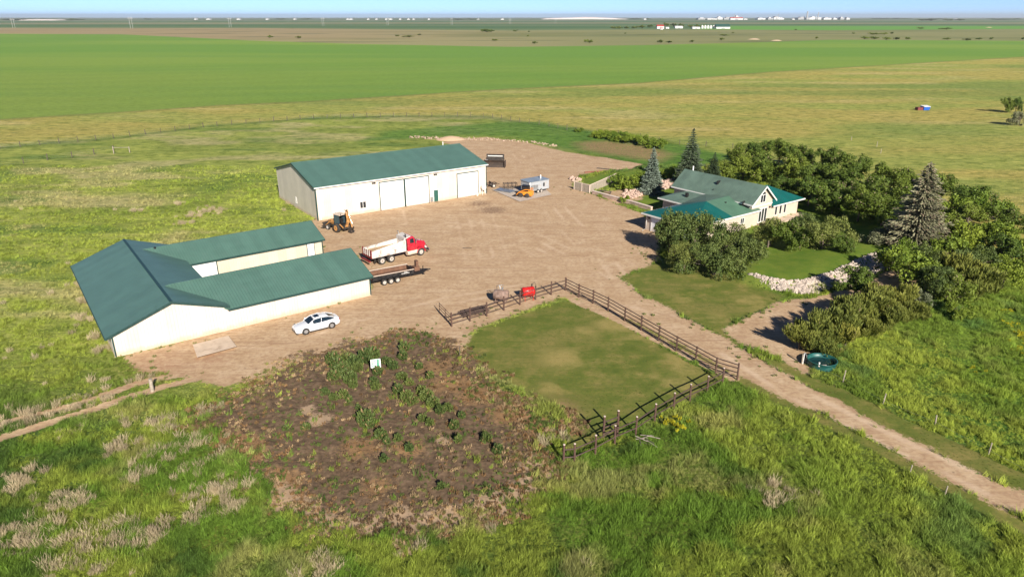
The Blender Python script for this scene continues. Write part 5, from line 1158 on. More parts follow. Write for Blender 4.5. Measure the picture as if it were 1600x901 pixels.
for (x, y, a, l, lab) in ((928, 269, 18, 4.2, 'rusty brown beam lying along the lawn rim north of the patio'), (948, 265, -28, 4.5, 'dark beam lying across the lawn near the blue spruce'), (846, 281, -38, 1.8, 'short dark pole lying on the yard behind the metal trailer')):
    o = part('steel_beam', mat('rust_beam', (0.20, 0.07, 0.04), .8, var=.4) if a == 18 else DKW, None, lambda m: m.box(-l / 2, -.12, 0, l / 2, .12, .22), bevel=.02); o.location = G(x, y); o.rotation_euler = (0, 0, R(a)); tag(o, lab, 'beam')

# ================================================================== VEHICLES
RED = mat('red_truck_paint', (0.42, 0.010, 0.028), 0.3, var=.15, coat=.5, dirt=(0.35, 0.16, 0.11), dsc=2, damt=.3)
REDF = mat('dark_red_chassis', (0.18, 0.012, 0.018), 0.6, var=.3, dirt=(0.2, 0.13, 0.08), dsc=3)
BOXW = mat('scuffed_white_steel', (0.56, 0.52, 0.48), 0.5, var=.12, dirt=(0.22, 0.13, 0.09), dsc=1.4, damt=.85)
RUSTBED = mat('rusty_bed', (0.15, 0.075, 0.045), 0.9, var=.3, sc=2, bump=.3, dirt=(0.09, 0.05, 0.035), dsc=1, damt=.7)
TANBED = mat('sandy_bed', (0.42, 0.29, 0.17), 0.95, var=.25, sc=2, dirt=(0.2, 0.12, 0.07), dsc=1, damt=.6)
CHROME = mat('dull_chrome', (0.55, 0.54, 0.52), 0.25, metal=.9, var=.15)
CREAM = mat('cream_tank', (0.62, 0.50, 0.40), .5, dirt=(.3, .2, .12), dsc=3)
RIMW = mat('white_wheel_rim', (0.42, 0.38, 0.34), .5, dirt=(.25, .17, .12), dsc=5)
RIMA = mat('alloy_rim', (0.40, 0.41, 0.43), .35, metal=.6)
YEL = mat('machine_yellow', (0.50, 0.25, 0.08), .5, var=.25, dirt=(0.07, 0.04, 0.025), dsc=2.0, damt=.85)
ORG = mat('machine_orange', (0.72, 0.26, 0.025), .45, var=.1, dirt=(0.2, 0.12, 0.05), dsc=2.5, damt=.35)
DKM = mat('dark_machine_steel', (0.035, 0.030, 0.026), .6, var=.4, dirt=(0.16, 0.10, 0.06), dsc=3)
def wheel(parent, x, y, r, wd, rim, side=1, name='wheel', dual=False):
    """side = +1: outside faces +y"""
    w_ = part(name, RUBBER, parent, lambda m: m.lathe([(r * .55, -wd / 2), (r * .9, -wd / 2), (r, -wd * .36), (r, wd * .36), (r * .9, wd / 2), (r * .55, wd / 2), (r * .55, -wd / 2)], n=20, M=Matrix.Translation((x, y, r)) @ Matrix.Rotation(R(90), 4, 'X')))
    yo = y + side * wd * .5
    part('rim', rim, w_, lambda m: m.lathe([(r * .58, .006), (r * .52, .012), (r * .34, -.006), (r * .14, .01), (.01, .012)], n=18, M=Matrix.Translation((x, yo, r)) @ Matrix.Rotation(R(-90 * side), 4, 'X')))
    part('hub', DKM if rim is not RIMW else RUSTBED, w_, lambda m: m.cyl((x, yo - side * .02, r), (0, 1, 0), r * .14, wd * .2, 10))
    return w_
# --- dump truck: x forward, near side is -y
tk = thing('dump_truck', 'red cab dump truck with a scuffed white box parked between barn and workshop', 'dump truck', G(619, 398), R(38.5))
tk.location = (G(596, 413) + G(613, 410) + (G(596, 413) + G(613, 410))) / 4 + Vector((-.7, .9, 0))
L0 = 0.0
part('chassis', REDF, tk, lambda m: (m.box(-1.9, -.5, .75, 6.6, -.3, 1.05), m.box(-1.9, .3, .75, 6.6, .5, 1.05), m.box(-1.9, -.5, .8, -1.7, .5, 1.0), m.box(.2, -.5, .8, .4, .5, 1.0), m.box(3.2, -.5, .8, 3.4, .5, 1.0)))
for x in (-.68, .68):
    for s in (-1, 1): wheel(tk, x, s * 1.0, .52, .5, RIMW, s)
for s in (-1, 1): wheel(tk, 5.25, s * 1.02, .52, .3, RIMW, s)
for x in (-.68, .68, 5.25): part('axle', DKM, tk, lambda m: m.cyl((x, 0, .52), (0, 1, 0), .09, 1.9, 8))
bx = part('dump_box', BOXW, tk, lambda m: (
    m.hexa([(-2.1, -1.2, 1.15), (2.2, -1.2, 1.15), (2.95, -1.2, 1.15), (2.95, -1.08, 1.15), (-2.1, -1.08, 1.15)], [(-2.1, -1.22, 1.98), (2.2, -1.22, 2.1), (2.95, -1.22, 2.65), (2.95, -1.08, 2.65), (-2.1, -1.08, 1.98)]),
    m.hexa([(-2.1, 1.08, 1.15), (2.95, 1.08, 1.15), (2.95, 1.2, 1.15), (-2.1, 1.2, 1.15)], [(-2.1, 1.08, 1.98), (2.95, 1.08, 2.35), (2.95, 1.22, 2.35), (-2.1, 1.22, 1.98)]),
    m.box(2.83, -1.077, 1.15, 2.95, 1.077, 2.9), m.box(-2.1, -1.077, 1.1, 2.827, 1.077, 1.3)))
part('side_rail', BOXW, bx, lambda m: m.box(-2.1, -1.28, 1.12, 2.9, -1.223, 1.24))
part('bed_floor', TANBED, bx, lambda m: m.box(-2.07, -1.075, 1.303, 2.82, 1.075, 1.72))
part('cab_shield', BOXW, bx, lambda m: (m.hexa([(2.95, -1.15, 2.75), (3.75, -1.1, 2.95), (3.75, 1.1, 2.95), (2.95, 1.15, 2.75)], [(2.95, -1.15, 2.85), (3.75, -1.1, 3.05), (3.75, 1.1, 3.05), (2.95, 1.15, 2.85)])))
tg = part('tailgate', REDF, bx, lambda m: (m.box(-2.22, -1.2, 1.1, -2.103, 1.2, 1.3), m.box(-2.22, -1.2, 1.303, -2.103, -1.02, 2.2), m.box(-2.22, 1.02, 1.303, -2.103, 1.2, 2.2), m.box(-2.18, -1.017, 1.303, -2.107, 1.017, 2.05)))
for y in (-.8, -.3, .2, .7): part('gate_rib', BOXW, tg, lambda m: m.box(-2.25, y, 1.35, -2.183, y + .14, 2.15))
part('rear_bumper', REDF, tk, lambda m: m.box(-2.5, -1.1, .62, -2.25, 1.1, .78))
part('mud_flap', RUBBER, tk, lambda m: (m.box(-1.62, -1.25, .35, -1.59, -.75, 1.1)))
part('mud_flap', RUBBER, tk, lambda m: (m.box(-1.62, .75, .35, -1.59, 1.25, 1.1)))
cab = part('cab', RED, tk, lambda m: m.loft([[(x, -wy, .95), (x, wy, .95), (x, wy, zb), (x, wy * kt, zt), (x, -wy * kt, zt), (x, -wy, zb)] for x, wy, zb, zt, kt in ((3.25, 1.08, 2.0, 2.78, .88), (3.4, 1.1, 2.0, 2.86, .88), (4.25, 1.1, 1.98, 2.84, .86), (4.65, 1.06, 1.95, 2.05, .95))], smooth=False), bevel=.04)
part('windscreen', GLASS, cab, lambda m: m.hexa([(4.40, -.84, 2.62), (4.40, .84, 2.62), (4.66, .93, 2.10), (4.66, -.93, 2.10)], [(4.44, -.84, 2.64), (4.44, .84, 2.64), (4.70, .93, 2.12), (4.70, -.93, 2.12)]))
for s in (-1, 1):
    part('side_window', GLASS, cab, lambda m: m.hexa([(3.65, s * 1.085, 2.02), (4.25, s * 1.085, 2.02), (4.18, s * 1.0, 2.6), (3.65, s * 1.0, 2.6)], [(3.65, s * 1.12, 2.02), (4.25, s * 1.12, 2.02), (4.18, s * 1.03, 2.6), (3.65, s * 1.03, 2.6)]))
    part('mirror', CHROME, cab, lambda m: (m.box(4.35, s * 1.28, 1.95, 4.42, s * 1.42, 2.5), m.tube([(4.4, s * 1.08, 2.5), (4.4, s * 1.3, 2.45)], .02, 5)))
    part('exhaust_stack', CHROME if s > 0 else DKM, tk, lambda m: m.tube([(3.1, s * .95, 1.1), (3.1, s * .95, 3.25), (3.0, s * .95, 3.4)], .08, 8))
part('window_rear', GLASS, cab, lambda m: m.box(3.20, -.6, 2.1, 3.247, .6, 2.55))
part('hood', RED, tk, lambda m: m.loft([[(x, -wy, .8), (x, wy, .8), (x, wy, zb), (x, wy * .72, zt), (x, -wy * .72, zt), (x, -wy, zb)] for x, wy, zb, zt in ((4.66, .74, 1.75, 2.02), (5.5, .68, 1.65, 1.93), (6.15, .62, 1.5, 1.78), (6.32, .56, 1.35, 1.6))], smooth=False), bevel=.05)
part('grille', CHROME, tk, lambda m: m.box(6.323, -.5, .75, 6.40, .5, 1.5))
for s in (-1, 1):
    part('fender', RED, tk, lambda m: m.loft([[(5.25 + .70 * math.cos(t), s * .66, .52 + .70 * math.sin(t)), (5.25 + .70 * math.cos(t), s * 1.20, .50 + .66 * math.sin(t)), (5.25 + .60 * math.cos(t), s * 1.20, .50 + .56 * math.sin(t)), (5.25 + .60 * math.cos(t), s * .66, .52 + .60 * math.sin(t))] for t in [R(a) for a in range(5, 181, 19)]]))
    part('headlight', WHITE, tk, lambda m: m.box(6.0, s * .78, .95, 6.12, s * 1.1, 1.2))
    part('fuel_tank', CREAM, tk, lambda m: m.cyl((3.95, s * .86, .70), (1, 0, 0), .34, 1.5, 16))
    part('step', CHROME, tk, lambda m: m.box(3.3, s * 1.14, .45, 4.6, s * 1.22, .5))
part('front_bumper', CHROME, tk, lambda m: m.box(6.45, -1.15, .45, 6.60, 1.15, .8), bevel=.03)
part('cab_lights', mat('amber', (.6, .25, .03), .4), tk, lambda m: [m.box(3.9, y, 2.86, 4.0, y + .1, 2.92) for y in (-.6, -.3, 0, .3, .6)])
# --- black three-axle dump trailer
dt = thing('dump_trailer', 'black three axle dump trailer with a rusty bed behind the barn wing', 'trailer', (G(616, 442) + Vector((-.55, .95, 0))), R(31))
part('bed', BLACK, dt, lambda m: (m.box(-2.7, -1.1, .75, 2.6, -1.0, 1.28), m.box(-2.7, 1.0, .75, 2.6, 1.1, 1.28), m.box(2.5, -1.0, .75, 2.6, 1.0, 1.28), m.box(-2.7, -1.0, .62, 2.6, 1.0, .72)), bevel=.015)
part('bed_floor', RUSTBED, dt, lambda m: m.box(-2.68, -.997, .723, 2.497, .997, .76))
part('bed_lining', RUSTBED, dt, lambda m: (m.box(-2.65, -.996, .78, 2.49, -.97, 1.25), m.box(-2.65, .97, .78, 2.49, .996, 1.25)))
part('top_rail', CREAM, dt, lambda m: (m.box(-2.75, -1.16, 1.283, 2.65, -1.02, 1.34), m.box(-2.75, 1.02, 1.283, 2.65, 1.16, 1.34)))
part('chassis', BLACK, dt, lambda m: (m.box(-2.9, -.7, .45, 4.2, -.55, .61), m.box(-2.9, .55, .45, 4.2, .7, .61), m.hexa([(2.6, -.85, .5), (4.9, -.08, .5), (4.9, .08, .5), (2.6, -.65, .5)], [(2.6, -.85, .7), (4.9, -.08, .65), (4.9, .08, .65), (2.6, -.65, .7)]), m.hexa([(2.6, .65, .5), (4.9, -.08, .5), (4.9, .08, .5), (2.6, .85, .5)], [(2.6, .65, .7), (4.9, -.08, .65), (4.9, .08, .65), (2.6, .85, .7)])))
for i, x in enumerate((-1.3, -.45, .4)):
    for s in (-1, 1): wheel(dt, x, s * 1.2, .37, .22, RIMW, s)
for s in (-1, 1): part('fender', BLACK, dt, lambda m: m.hexa([(-1.85, s * 1.09, .80), (.95, s * 1.09, .80), (.95, s * 1.34, .80), (-1.85, s * 1.34, .80)], [(-1.7, s * 1.09, .86), (.8, s * 1.09, .86), (.8, s * 1.34, .86), (-1.7, s * 1.34, .86)]))
part('jack', BLACK, dt, lambda m: (m.tube([(4.3, 0, .05), (4.3, 0, 1.1)], .06, 8), m.box(4.15, -.15, 0, 4.45, .15, .06)))
part('tool_box', RUSTBED, dt, lambda m: m.box(3.0, -.45, .72, 3.7, .45, 1.25), bevel=.02)
part('winch_post', RUSTBED, dt, lambda m: m.box(3.3, -.3, 1.253, 3.6, .3, 1.95))
part('coupler', DKM, dt, lambda m: m.tube([(4.85, 0, .58), (5.3, 0, .5)], .08, 8))
part('ramp', BLACK, dt, lambda m: (m.hexa([(-3.7, -.9, .35), (-2.75, -.9, .55), (-2.75, -.5, .55), (-3.7, -.5, .35)], [(-3.7, -.9, .42), (-2.75, -.9, .62), (-2.75, -.5, .62), (-3.7, -.5, .42)])))
part('ramp', BLACK, dt, lambda m: (m.hexa([(-3.7, .5, .35), (-2.75, .5, .55), (-2.75, .9, .55), (-3.7, .9, .35)], [(-3.7, .5, .42), (-2.75, .5, .62), (-2.75, .9, .62), (-3.7, .9, .42)])))
for k, (a, b, z) in enumerate(((1.0, 2.1, .98), (1.35, 1.9, 1.1))): part('side_lettering', WHITE, dt, lambda m: [m.box(a + i * .15, -1.106, z - .04, a + i * .15 + .10, -1.1015, z + .04) for i in range(int((b - a) / .15))])
# --- white sedan: x forward, we see its right? side at -y after turning
car = thing('parked_car', 'clean white sedan parked on the dirt beside the long barn wall', 'car', (G(478, 522) + G(519, 512)) / 2, math.atan2(-(G(519, 512) - G(478, 522)).y, -(G(519, 512) - G(478, 522)).x))
cd = (G(478, 522) - G(519, 512)).normalized(); nrm_ = Vector((-cd.y, cd.x, 0)); nrm_ = nrm_ if nrm_.y > 0 else -nrm_
car.location = (G(478, 522) + G(519, 512)) / 2 + nrm_ * .78
CARW = mat('white_car_paint', (0.66, 0.68, 0.71), 0.18, var=.02, coat=.8)
CGL = mat('tinted_car_glass', (0.012, 0.022, 0.030), .06, var=.2, spec=.9)
def csec(x, w_, zb, zs, zt, top=.62):
    return [(x, -w_ * .86, zb), (x, -w_ * .99, zb + .12), (x, -w_, (zb + zs) / 2 + .08), (x, -w_ * .965, zs), (x, -w_ * top, zt), (x, w_ * top, zt), (x, w_ * .965, zs), (x, w_, (zb + zs) / 2 + .08), (x, w_ * .99, zb + .12), (x, w_ * .86, zb)]
def arch(sx): return None
body = part('body', CARW, car, lambda m: m.loft([csec(*a) for a in ((2.34, .58, .32, .52, .58), (2.28, .74, .22, .60, .67), (2.05, .86, .18, .68, .76), (1.6, .895, .18, .76, .86), (1.0, .90, .17, .84, .95), (.75, .90, .17, .87, .98), (0, .90, .17, .90, .98), (-1.0, .90, .18, .93, 1.0), (-1.6, .895, .19, .93, 1.02), (-2.0, .87, .24, .91, 1.03), (-2.25, .80, .30, .86, 1.0), (-2.34, .66, .38, .78, .84))]))
gh = part('greenhouse', CGL, car, lambda m: m.loft([[(x, -wb, .88), (x, -wt, zt), (x, wt, zt), (x, wb, .88)] for x, wb, wt, zt in ((1.02, .66, .62, .93), (.55, .78, .60, 1.22), (.30, .80, .58, 1.34), (-.4, .81, .585, 1.405), (-1.1, .80, .57, 1.33), (-1.6, .76, .55, 1.16), (-1.95, .66, .5, 1.02))], smooth=False))
part('roof', CARW, car, lambda m: m.loft([[(x, -w2, z - .05), (x, -w2 * .93, z + .012), (x, 0, z + .035), (x, w2 * .93, z + .012), (x, w2, z - .05)] for x, w2, z in ((.34, .61, 1.33), (.0, .615, 1.385), (-.4, .615, 1.405), (-.8, .61, 1.385), (-1.15, .60, 1.33))]))
part('sunroof', CGL, car, lambda m: m.hexa([(.18, -.33, 1.388), (.18, .33, 1.388), (-.32, .33, 1.43), (-.32, -.33, 1.43)], [(.18, -.33, 1.405), (.18, .33, 1.405), (-.32, .33, 1.447), (-.32, -.33, 1.447)]))
for s in (-1, 1):
    part('roof_pillar', CARW, car, lambda m: m.tube([(1.05, s * .74, .90), (.62, s * .665, 1.18), (.30, s * .61, 1.335), (-.4, s * .62, 1.40), (-1.1, s * .61, 1.33), (-1.6, s * .62, 1.17), (-1.98, s * .64, 1.02)], .038, 6))
    part('door_pillar', CARW, car, lambda m: m.tube([(-.32, s * .815, .90), (-.42, s * .60, 1.39)], .02, 5))
    part('mirror', CARW, car, lambda m: m.box(.70, s * .90, .93, .86, s * 1.08, 1.06), bevel=.03)
    part('headlight', mat('headlight_glass', (.08, .09, .10), .15), car, lambda m: m.hexa([(2.27, s * .42, .575), (2.02, s * .84, .645), (1.86, s * .872, .685), (2.2, s * .44, .62)], [(2.29, s * .42, .635), (2.05, s * .85, .70), (1.86, s * .885, .73), (2.2, s * .44, .68)]))
    part('tail_light', mat('tail_red', (.25, .01, .01), .3), car, lambda m: m.box(-2.30, s * .45, .80, -2.18, s * .83, .88))
    part('sill', BLACK, car, lambda m: m.box(-.95, s * .85, .14, .95, s * .905, .22))
for x in (1.38, -1.36):
    for s in (-1, 1):
        part('wheel_arch', BLACK, car, lambda m: m.cyl((x, s * .826, .34), (0, 1, 0), .385, .150, 22)); wheel(car, x, s * .82, .335, .20, RIMA, s)
part('grille', BLACK, car, lambda m: m.hexa([(2.30, -.45, .24), (2.30, .45, .24), (2.36, .42, .42), (2.36, -.42, .42)], [(2.26, -.5, .24), (2.26, .5, .24), (2.31, .5, .50), (2.31, -.5, .50)]))
part('front_lip', BLACK, car, lambda m: m.box(2.10, -.72, .15, 2.30, .72, .22))
part('wiper', BLACK, car, lambda m: m.tube([(1.0, -.4, .955), (.8, .2, 1.09)], .01, 4))
# --- backhoe loader
bh = thing('backhoe', 'dirty yellow backhoe loader with folded boom parked by the workshop wall', 'backhoe', (G(531, 362) + Vector((0, .6, 0))), math.radians(142))
part('chassis', DKM, bh, lambda m: (m.box(-1.0, -.4, .55, 2.4, .4, .95), m.box(-1.5, -.55, .5, -.8, .55, 1.1)))
part('hood', YEL, bh, lambda m: m.loft([[(x, -w2, .95), (x, w2, .95), (x, w2, z), (x, w2 * .7, z + .12), (x, -w2 * .7, z + .12), (x, -w2, z)] for x, w2, z in ((.75, .45, 1.5), (1.8, .42, 1.42), (2.35, .36, 1.3))], smooth=False))
cabh = part('cab_frame', BLACK, bh, lambda m: [m.tube([(x, y, 1.0), (x * .95, y * .95, 2.55)], .05, 6) for x in (-.75, .6) for y in (-.62, .62)] + [m.box(-.78, -.66, 1.0, .68, .66, 1.12)])
part('cab_roof', CREAM, cabh, lambda m: m.box(-.85, -.7, 2.55, .75, .7, 2.66), bevel=.04)
part('cab_glass', mat('blue_tinted_glass', (.05, .08, .10), .1), cabh, lambda m: (m.box(-.70, -.60, 1.15, .62, -.58, 2.5), m.box(-.70, .58, 1.15, .62, .60, 2.5), m.box(.60, -.58, 1.5, .62, .58, 2.5)))
part('seat', BLACK, cabh, lambda m: (m.box(-.4, -.25, 1.12, .1, .25, 1.4), m.box(-.48, -.25, 1.4, -.36, .25, 1.95)))
for s in (-1, 1):
    wheel(bh, -.35, s * .95, .70, .45, YEL, s); wheel(bh, 1.85, s * .85, .42, .30, BOXW, s)
    part('loader_arm', YEL, bh, lambda m: m.tube([(.55, s * .55, 1.45), (1.8, s * .6, 1.15), (2.7, s * .6, .5)], .09, 6))
    part('stabiliser', YEL, bh, lambda m: m.tube([(-1.4, s * .6, .8), (-1.55, s * 1.25, 1.5)], .09, 6))
part('front_bucket', DKM, bh, lambda m: m.prism([(2.7, .1), (3.45, .06), (3.42, .14), (2.82, .22), (2.75, .75), (3.0, .98), (2.95, 1.03), (2.62, .8)], -1.05, 1.05))
bmr = part('boom', YEL, bh, lambda m: (m.tube([(-1.5, -.12, .9), (-2.0, -.12, 2.0), (-1.75, -.12, 3.5)], [.15, .16, .10], 6), m.tube([(-1.5, .16, .9), (-2.0, .16, 2.0), (-1.75, .16, 3.5)], [.10, .12, .08], 6)))
part('dipper_arm', YEL, bmr, lambda m: m.tube([(-1.75, 0.02, 3.5), (-2.45, 0, 2.2), (-2.75, 0, .95)], [.12, .14, .10], 6))
part('hydraulic_ram', CHROME, bmr, lambda m: m.tube([(-2.15, 0, 2.9), (-2.85, 0, 1.6)], .045, 6))
part('rear_bucket', DKM, bmr, lambda m: m.prism([(-2.95, .35), (-2.4, .3), (-2.3, .7), (-2.55, 1.05), (-2.85, 1.0), (-2.6, .55)], -.35, .35))
part('lights', BLACK, bh, lambda m: (m.box(-.9, -.5, 2.67, -.8, -.35, 2.8), m.box(-.9, .35, 2.67, -.8, .5, 2.8)))
# --- skid steer with bucket on the pad
sk = thing('skid_steer', 'orange skid steer loader with dark cab on the concrete pad', 'skid steer', G(822, 309) + Vector((-.1, .7, 0)), math.radians(158))
part('body', ORG, sk, lambda m: m.loft([[(x, -.55, .35), (x, .55, .35), (x, .55, z), (x, -.55, z)] for x, z in ((-1.35, 1.0), (-1.3, 1.25), (-.75, 1.3), (-.7, 1.1), (.9, .9), (1.0, .7))], smooth=False), bevel=.04)
cg = part('cab', BLACK, sk, lambda m: [m.tube([(x, y, .9), (x * .92, y, 2.0)], .05, 6) for x in (-.65, .55) for y in (-.45, .45)] + [m.box(-.70, -.47, 1.2, .5, .47, 1.95)])
part('cab_roof', BLACK, cg, lambda m: m.box(-.72, -.52, 2.0, .62, .52, 2.1), bevel=.03)
for s in (-1, 1):
    for x in (-.6, .62): wheel(sk, x, s * .78, .42, .30, DKM, s)
    part('lift_arm', ORG, sk, lambda m: m.tube([(-1.25, s * .62, 1.5), (-.2, s * .64, 1.45), (1.0, s * .62, .9), (1.55, s * .6, .35)], .09, 6))
part('bucket', DKM, sk, lambda m: m.prism([(1.5, .06), (2.35, .05), (2.33, .12), (1.65, .18), (1.55, .7), (1.45, .7)], -.95, .95))
# --- galvanised trailer with ribbed roof
gt = thing('metal_trailer', 'grey galvanised enclosed trailer with corrugated roof on the concrete pad', 'trailer', G(838, 303) + Vector((-.2, 1.8, 0)), R(38))
GALV = ribbed('galvanised_roof', (0.36, 0.42, 0.46), 'X', .55, .35, .05, streak=.1, line=.6, metal=.4)
GW = mat('grey_white_panel', (0.33, 0.35, 0.37), .5, dirt=(.4, .33, .26), dsc=1.2)
part('body', GW, gt, lambda m: m.box(-2.3, -1.25, .55, 2.3, 1.25, 2.2), bevel=.02)
part('roof', GALV, gt, lambda m: (m.hexa([(-2.4, -1.35, 2.21), (2.4, -1.35, 2.21), (2.4, 1.35, 2.21), (-2.4, 1.35, 2.21)], [(-2.4, -1.35, 2.27), (2.4, -1.35, 2.27), (2.4, 1.35, 2.40), (-2.4, 1.35, 2.40)])))
part('hatch', BLACK, gt, lambda m: m.box(.9, -1.28, 1.1, 1.25, -1.253, 1.75)); part('roof_stack', WHITE, gt, lambda m: m.tube([(1.4, .1, 2.3), (1.4, .1, 2.95)], .12, 8)); part('corner_post', WHITE, gt, lambda m: m.box(-2.36, -1.31, .5, -2.15, -1.1, 2.2))
part('side_panel', STEELG, gt, lambda m: m.box(-2.1, -1.29, .7, -.3, -1.253, 1.6))
for x in (-.4, .4): wheel(gt, x, -1.32, .36, .2, RIMW, -1); wheel(gt, x, 1.32, .36, .2, RIMW, 1)
part('drawbar', STEELG, gt, lambda m: (m.tube([(2.3, -.8, .5), (3.5, 0, .45)], .05), m.tube([(2.3, .8, .5), (3.5, 0, .45)], .05), m.tube([(3.3, 0, .05), (3.3, 0, .8)], .05)))
part('chassis', DKM, gt, lambda m: m.box(-2.3, -1.0, .4, 2.3, 1.0, .547))
# sheets of metal leaning on the pad
ms = thing('metal_sheets', 'stack of pale metal sheets lying on the pad left of the skid steer', 'metal sheets', G(788, 299), R(-35))
for k in range(4): part('sheet', STEELG if k % 2 else GW, ms, lambda m: m.hexa([(-2.0 + k * .15, -.8, .10 + k * .06), (2.0, -.9, .10 + k * .06), (2.0, .7, .14 + k * .06), (-2.0 + k * .15, .8, .14 + k * .06)], [(-2.0 + k * .15, -.8, .12 + k * .06), (2.0, -.9, .12 + k * .06), (2.0, .7, .16 + k * .06), (-2.0 + k * .15, .8, .16 + k * .06)]))
sf = thing('scaffold_rack', 'dark metal rack standing between metal sheets and skid steer', 'rack', G(797, 296), R(15))
part('frame', DKM, sf, lambda m: [m.tube([(x, y, 0.05), (x, y, 1.3)], .05, 5) for x in (-1.2, -.4, .4, 1.2) for y in (-.5, .5)] + [m.tube([(-1.2, y, z), (1.2, y, z)], .05, 5) for y in (-.5, .5) for z in (.5, 1.2)] + [m.tube([(x, -.5, 1.2), (x, .5, 1.2)], .05, 5) for x in (-1.2, -.8, -.4, 0, .4, .8, 1.2)])
# --- big snow blade / header behind the workshop
pl = thing('dozer_blade', 'wide dark brown machine attachment standing right of the workshop roof', 'attachment', G(773, 261), R(-6))
BRN = mat('dark_brown_steel', (0.035, 0.024, 0.018), .75, var=.4, sc=3, dirt=(.12, .07, .045), dsc=2)
part('blade', BRN, pl, lambda m: m.prism([(0, .0), (.5, .0), (.25, .5), (.22, 1.0), (.5, 1.5), (.4, 1.55), (.08, 1.0), (.1, .5)], -2.1, 2.1, M=Matrix.Rotation(R(-90), 4, 'Z')))
part('frame', BRN, pl, lambda m: [m.tube([(x, .2, .2), (x, .9, 1.6), (x, 1.4, 2.3)], .10, 6) for x in (-1.7, 0, 1.7)] + [m.tube([(-2.0, .9, 1.6), (2.0, .9, 1.6)], .12, 6), m.tube([(-1.9, 1.4, 2.4), (1.9, 1.4, 2.4)], .14, 6)])
part('back_plate', DKM, pl, lambda m: (m.box(-2.0, .7, .1, 2.0, .8, 1.9), m.box(-1.9, 1.0, 1.7, 1.9, 1.35, 2.5)))
part('side_plate', BRN, pl, lambda m: (m.box(-2.3, -.8, 0, -2.15, 1.0, 1.4))); part('side_plate', BRN, pl, lambda m: (m.box(2.15, -.8, 0, 2.3, 1.0, 1.4)))
part('light_bar', WHITE, pl, lambda m: m.box(-1.6, .95, 2.1, 1.6, .995, 2.28)); part('light_panel', WHITE, pl, lambda m: m.box(-2.1, -.3, 1.45, -1.5, .2, 1.5))
im = thing('small_implement', 'small dark wheeled implement just right of the workshop corner', 'implement', G(768, 292), R(20))
part('frame', BRN, im, lambda m: (m.tube([(-1.2, -.6, .6), (.9, -.6, .7), (.9, .6, .7), (-1.2, .6, .6), (-1.2, -.6, .6)], .09, 6), m.tube([(-.2, -.7, .9), (-.2, .7, .9)], .14, 8), m.tube([(.9, 0, .7), (1.6, 0, .4)], .07, 6)))
for s in (-1, 1): wheel(im, .2, s * .8, .38, .2, BOXW, s)
# --- fuel tanks behind the yard fence
REDT = mat('bright_red_tank_paint', (0.50, 0.010, 0.010), .4, var=.12, dirt=(.35, .12, .08), dsc=4, damt=.3)
rt_ = thing('red_fuel_tank', 'bright red fuel tank on legs behind the yard fence', 'fuel tank', G(825, 469) + Vector((0, .3, 0)), R(20))
part('tank_shell', REDT, rt_, lambda m: m.loft([[(x, .52 * k * math.cos(t), .95 + .55 * k * math.sin(t)) for t in [i * math.pi / 10 for i in range(20)]] for x, k in ((-.72, .75), (-.66, 1), (.66, 1), (.72, .75))]))
for x in (-.45, 0, .45): part('band', REDT, rt_, lambda m: m.lathe([(.56, -.035), (.585, 0), (.56, .035)], n=20, M=Matrix.Translation((x, 0, .95)) @ Matrix.Rotation(R(90), 4, 'Y')))
for x in (-.5, .5):
    for y in (-.35, .35): part('leg', REDT, rt_, lambda m: m.tube([(x, y, .7), (x, y * 1.2, 0)], .04, 6))
part('pump', DKM, rt_, lambda m: (m.tube([(.5, .1, 1.45), (.5, .1, 1.8)], .08, 8), m.tube([(.5, .1, 1.75), (.85, .2, 1.9), (1.05, .2, 1.6), (.9, .15, 1.3)], .03, 6)))
bt_ = thing('rusty_fuel_tank', 'rusty grey brown fuel tank on legs behind the yard fence', 'fuel tank', G(783, 474) + Vector((0, .3, 0)), R(-12))
RT2 = mat('rusty_tank_paint', (0.20, 0.13, 0.10), .8, var=.35, sc=3, dirt=(.38, .28, .24), dsc=2, damt=.8)
part('tank_shell', RT2, bt_, lambda m: m.loft([[(x, .55 * k * math.cos(t), .95 + .58 * k * math.sin(t)) for t in [i * math.pi / 10 for i in range(20)]] for x, k in ((-.85, .7), (-.78, 1), (.78, 1), (.85, .7))]))
for x in (-.55, .55):
    for y in (-.35, .35): part('leg', RT2, bt_, lambda m: m.tube([(x, y, .7), (x, y * 1.2, 0)], .045, 6))
part('pump', STEELG, bt_, lambda m: (m.tube([(-.5, .1, 1.45), (-.5, .1, 1.95), (-.2, .1, 2.05), (-.1, .1, 1.5)], .045, 6), m.tube([(.1, .1, 1.45), (.15, .1, 1.8)], .09, 8), m.tube([(-.2, .4, 1.3), (-.3, .5, 1.9), (.2, .5, 1.9)], .03, 6)))
# --- green stock tank and hydrant
st = thing('stock_tank', 'round teal green stock tank with a pale board beside the road fence', 'stock tank', G(1286, 578) + Vector((.2, .9, 0)))
TEAL = mat('teal_plastic', (0.012, 0.085, 0.078), .4, var=.1, dirt=(.08, .14, .1), dsc=2)
part('tank_shell', TEAL, st, lambda m: m.lathe([(1.22, 0), (1.27, .3), (1.28, .6), (1.34, .62), (1.34, .67), (1.24, .66), (1.18, .3), (1.15, .06), (.01, .06)], n=36))
part('water', mat('tank_water', (.01, .035, .04), .04), st, lambda m: m.lathe([(1.17, .30), (.01, .30)], n=32))
part('board', PALECAP, st, lambda m: m.box(-.75, -1.1, .45, .05, -.8, .50)); part('float_valve', WHITE, st, lambda m: m.tube([(-.7, -1.0, .5), (-.7, -1.0, .85)], .07, 6))
hy = thing('water_hydrant', 'white frost free water hydrant left of the teal stock tank', 'hydrant', G(1254, 568))
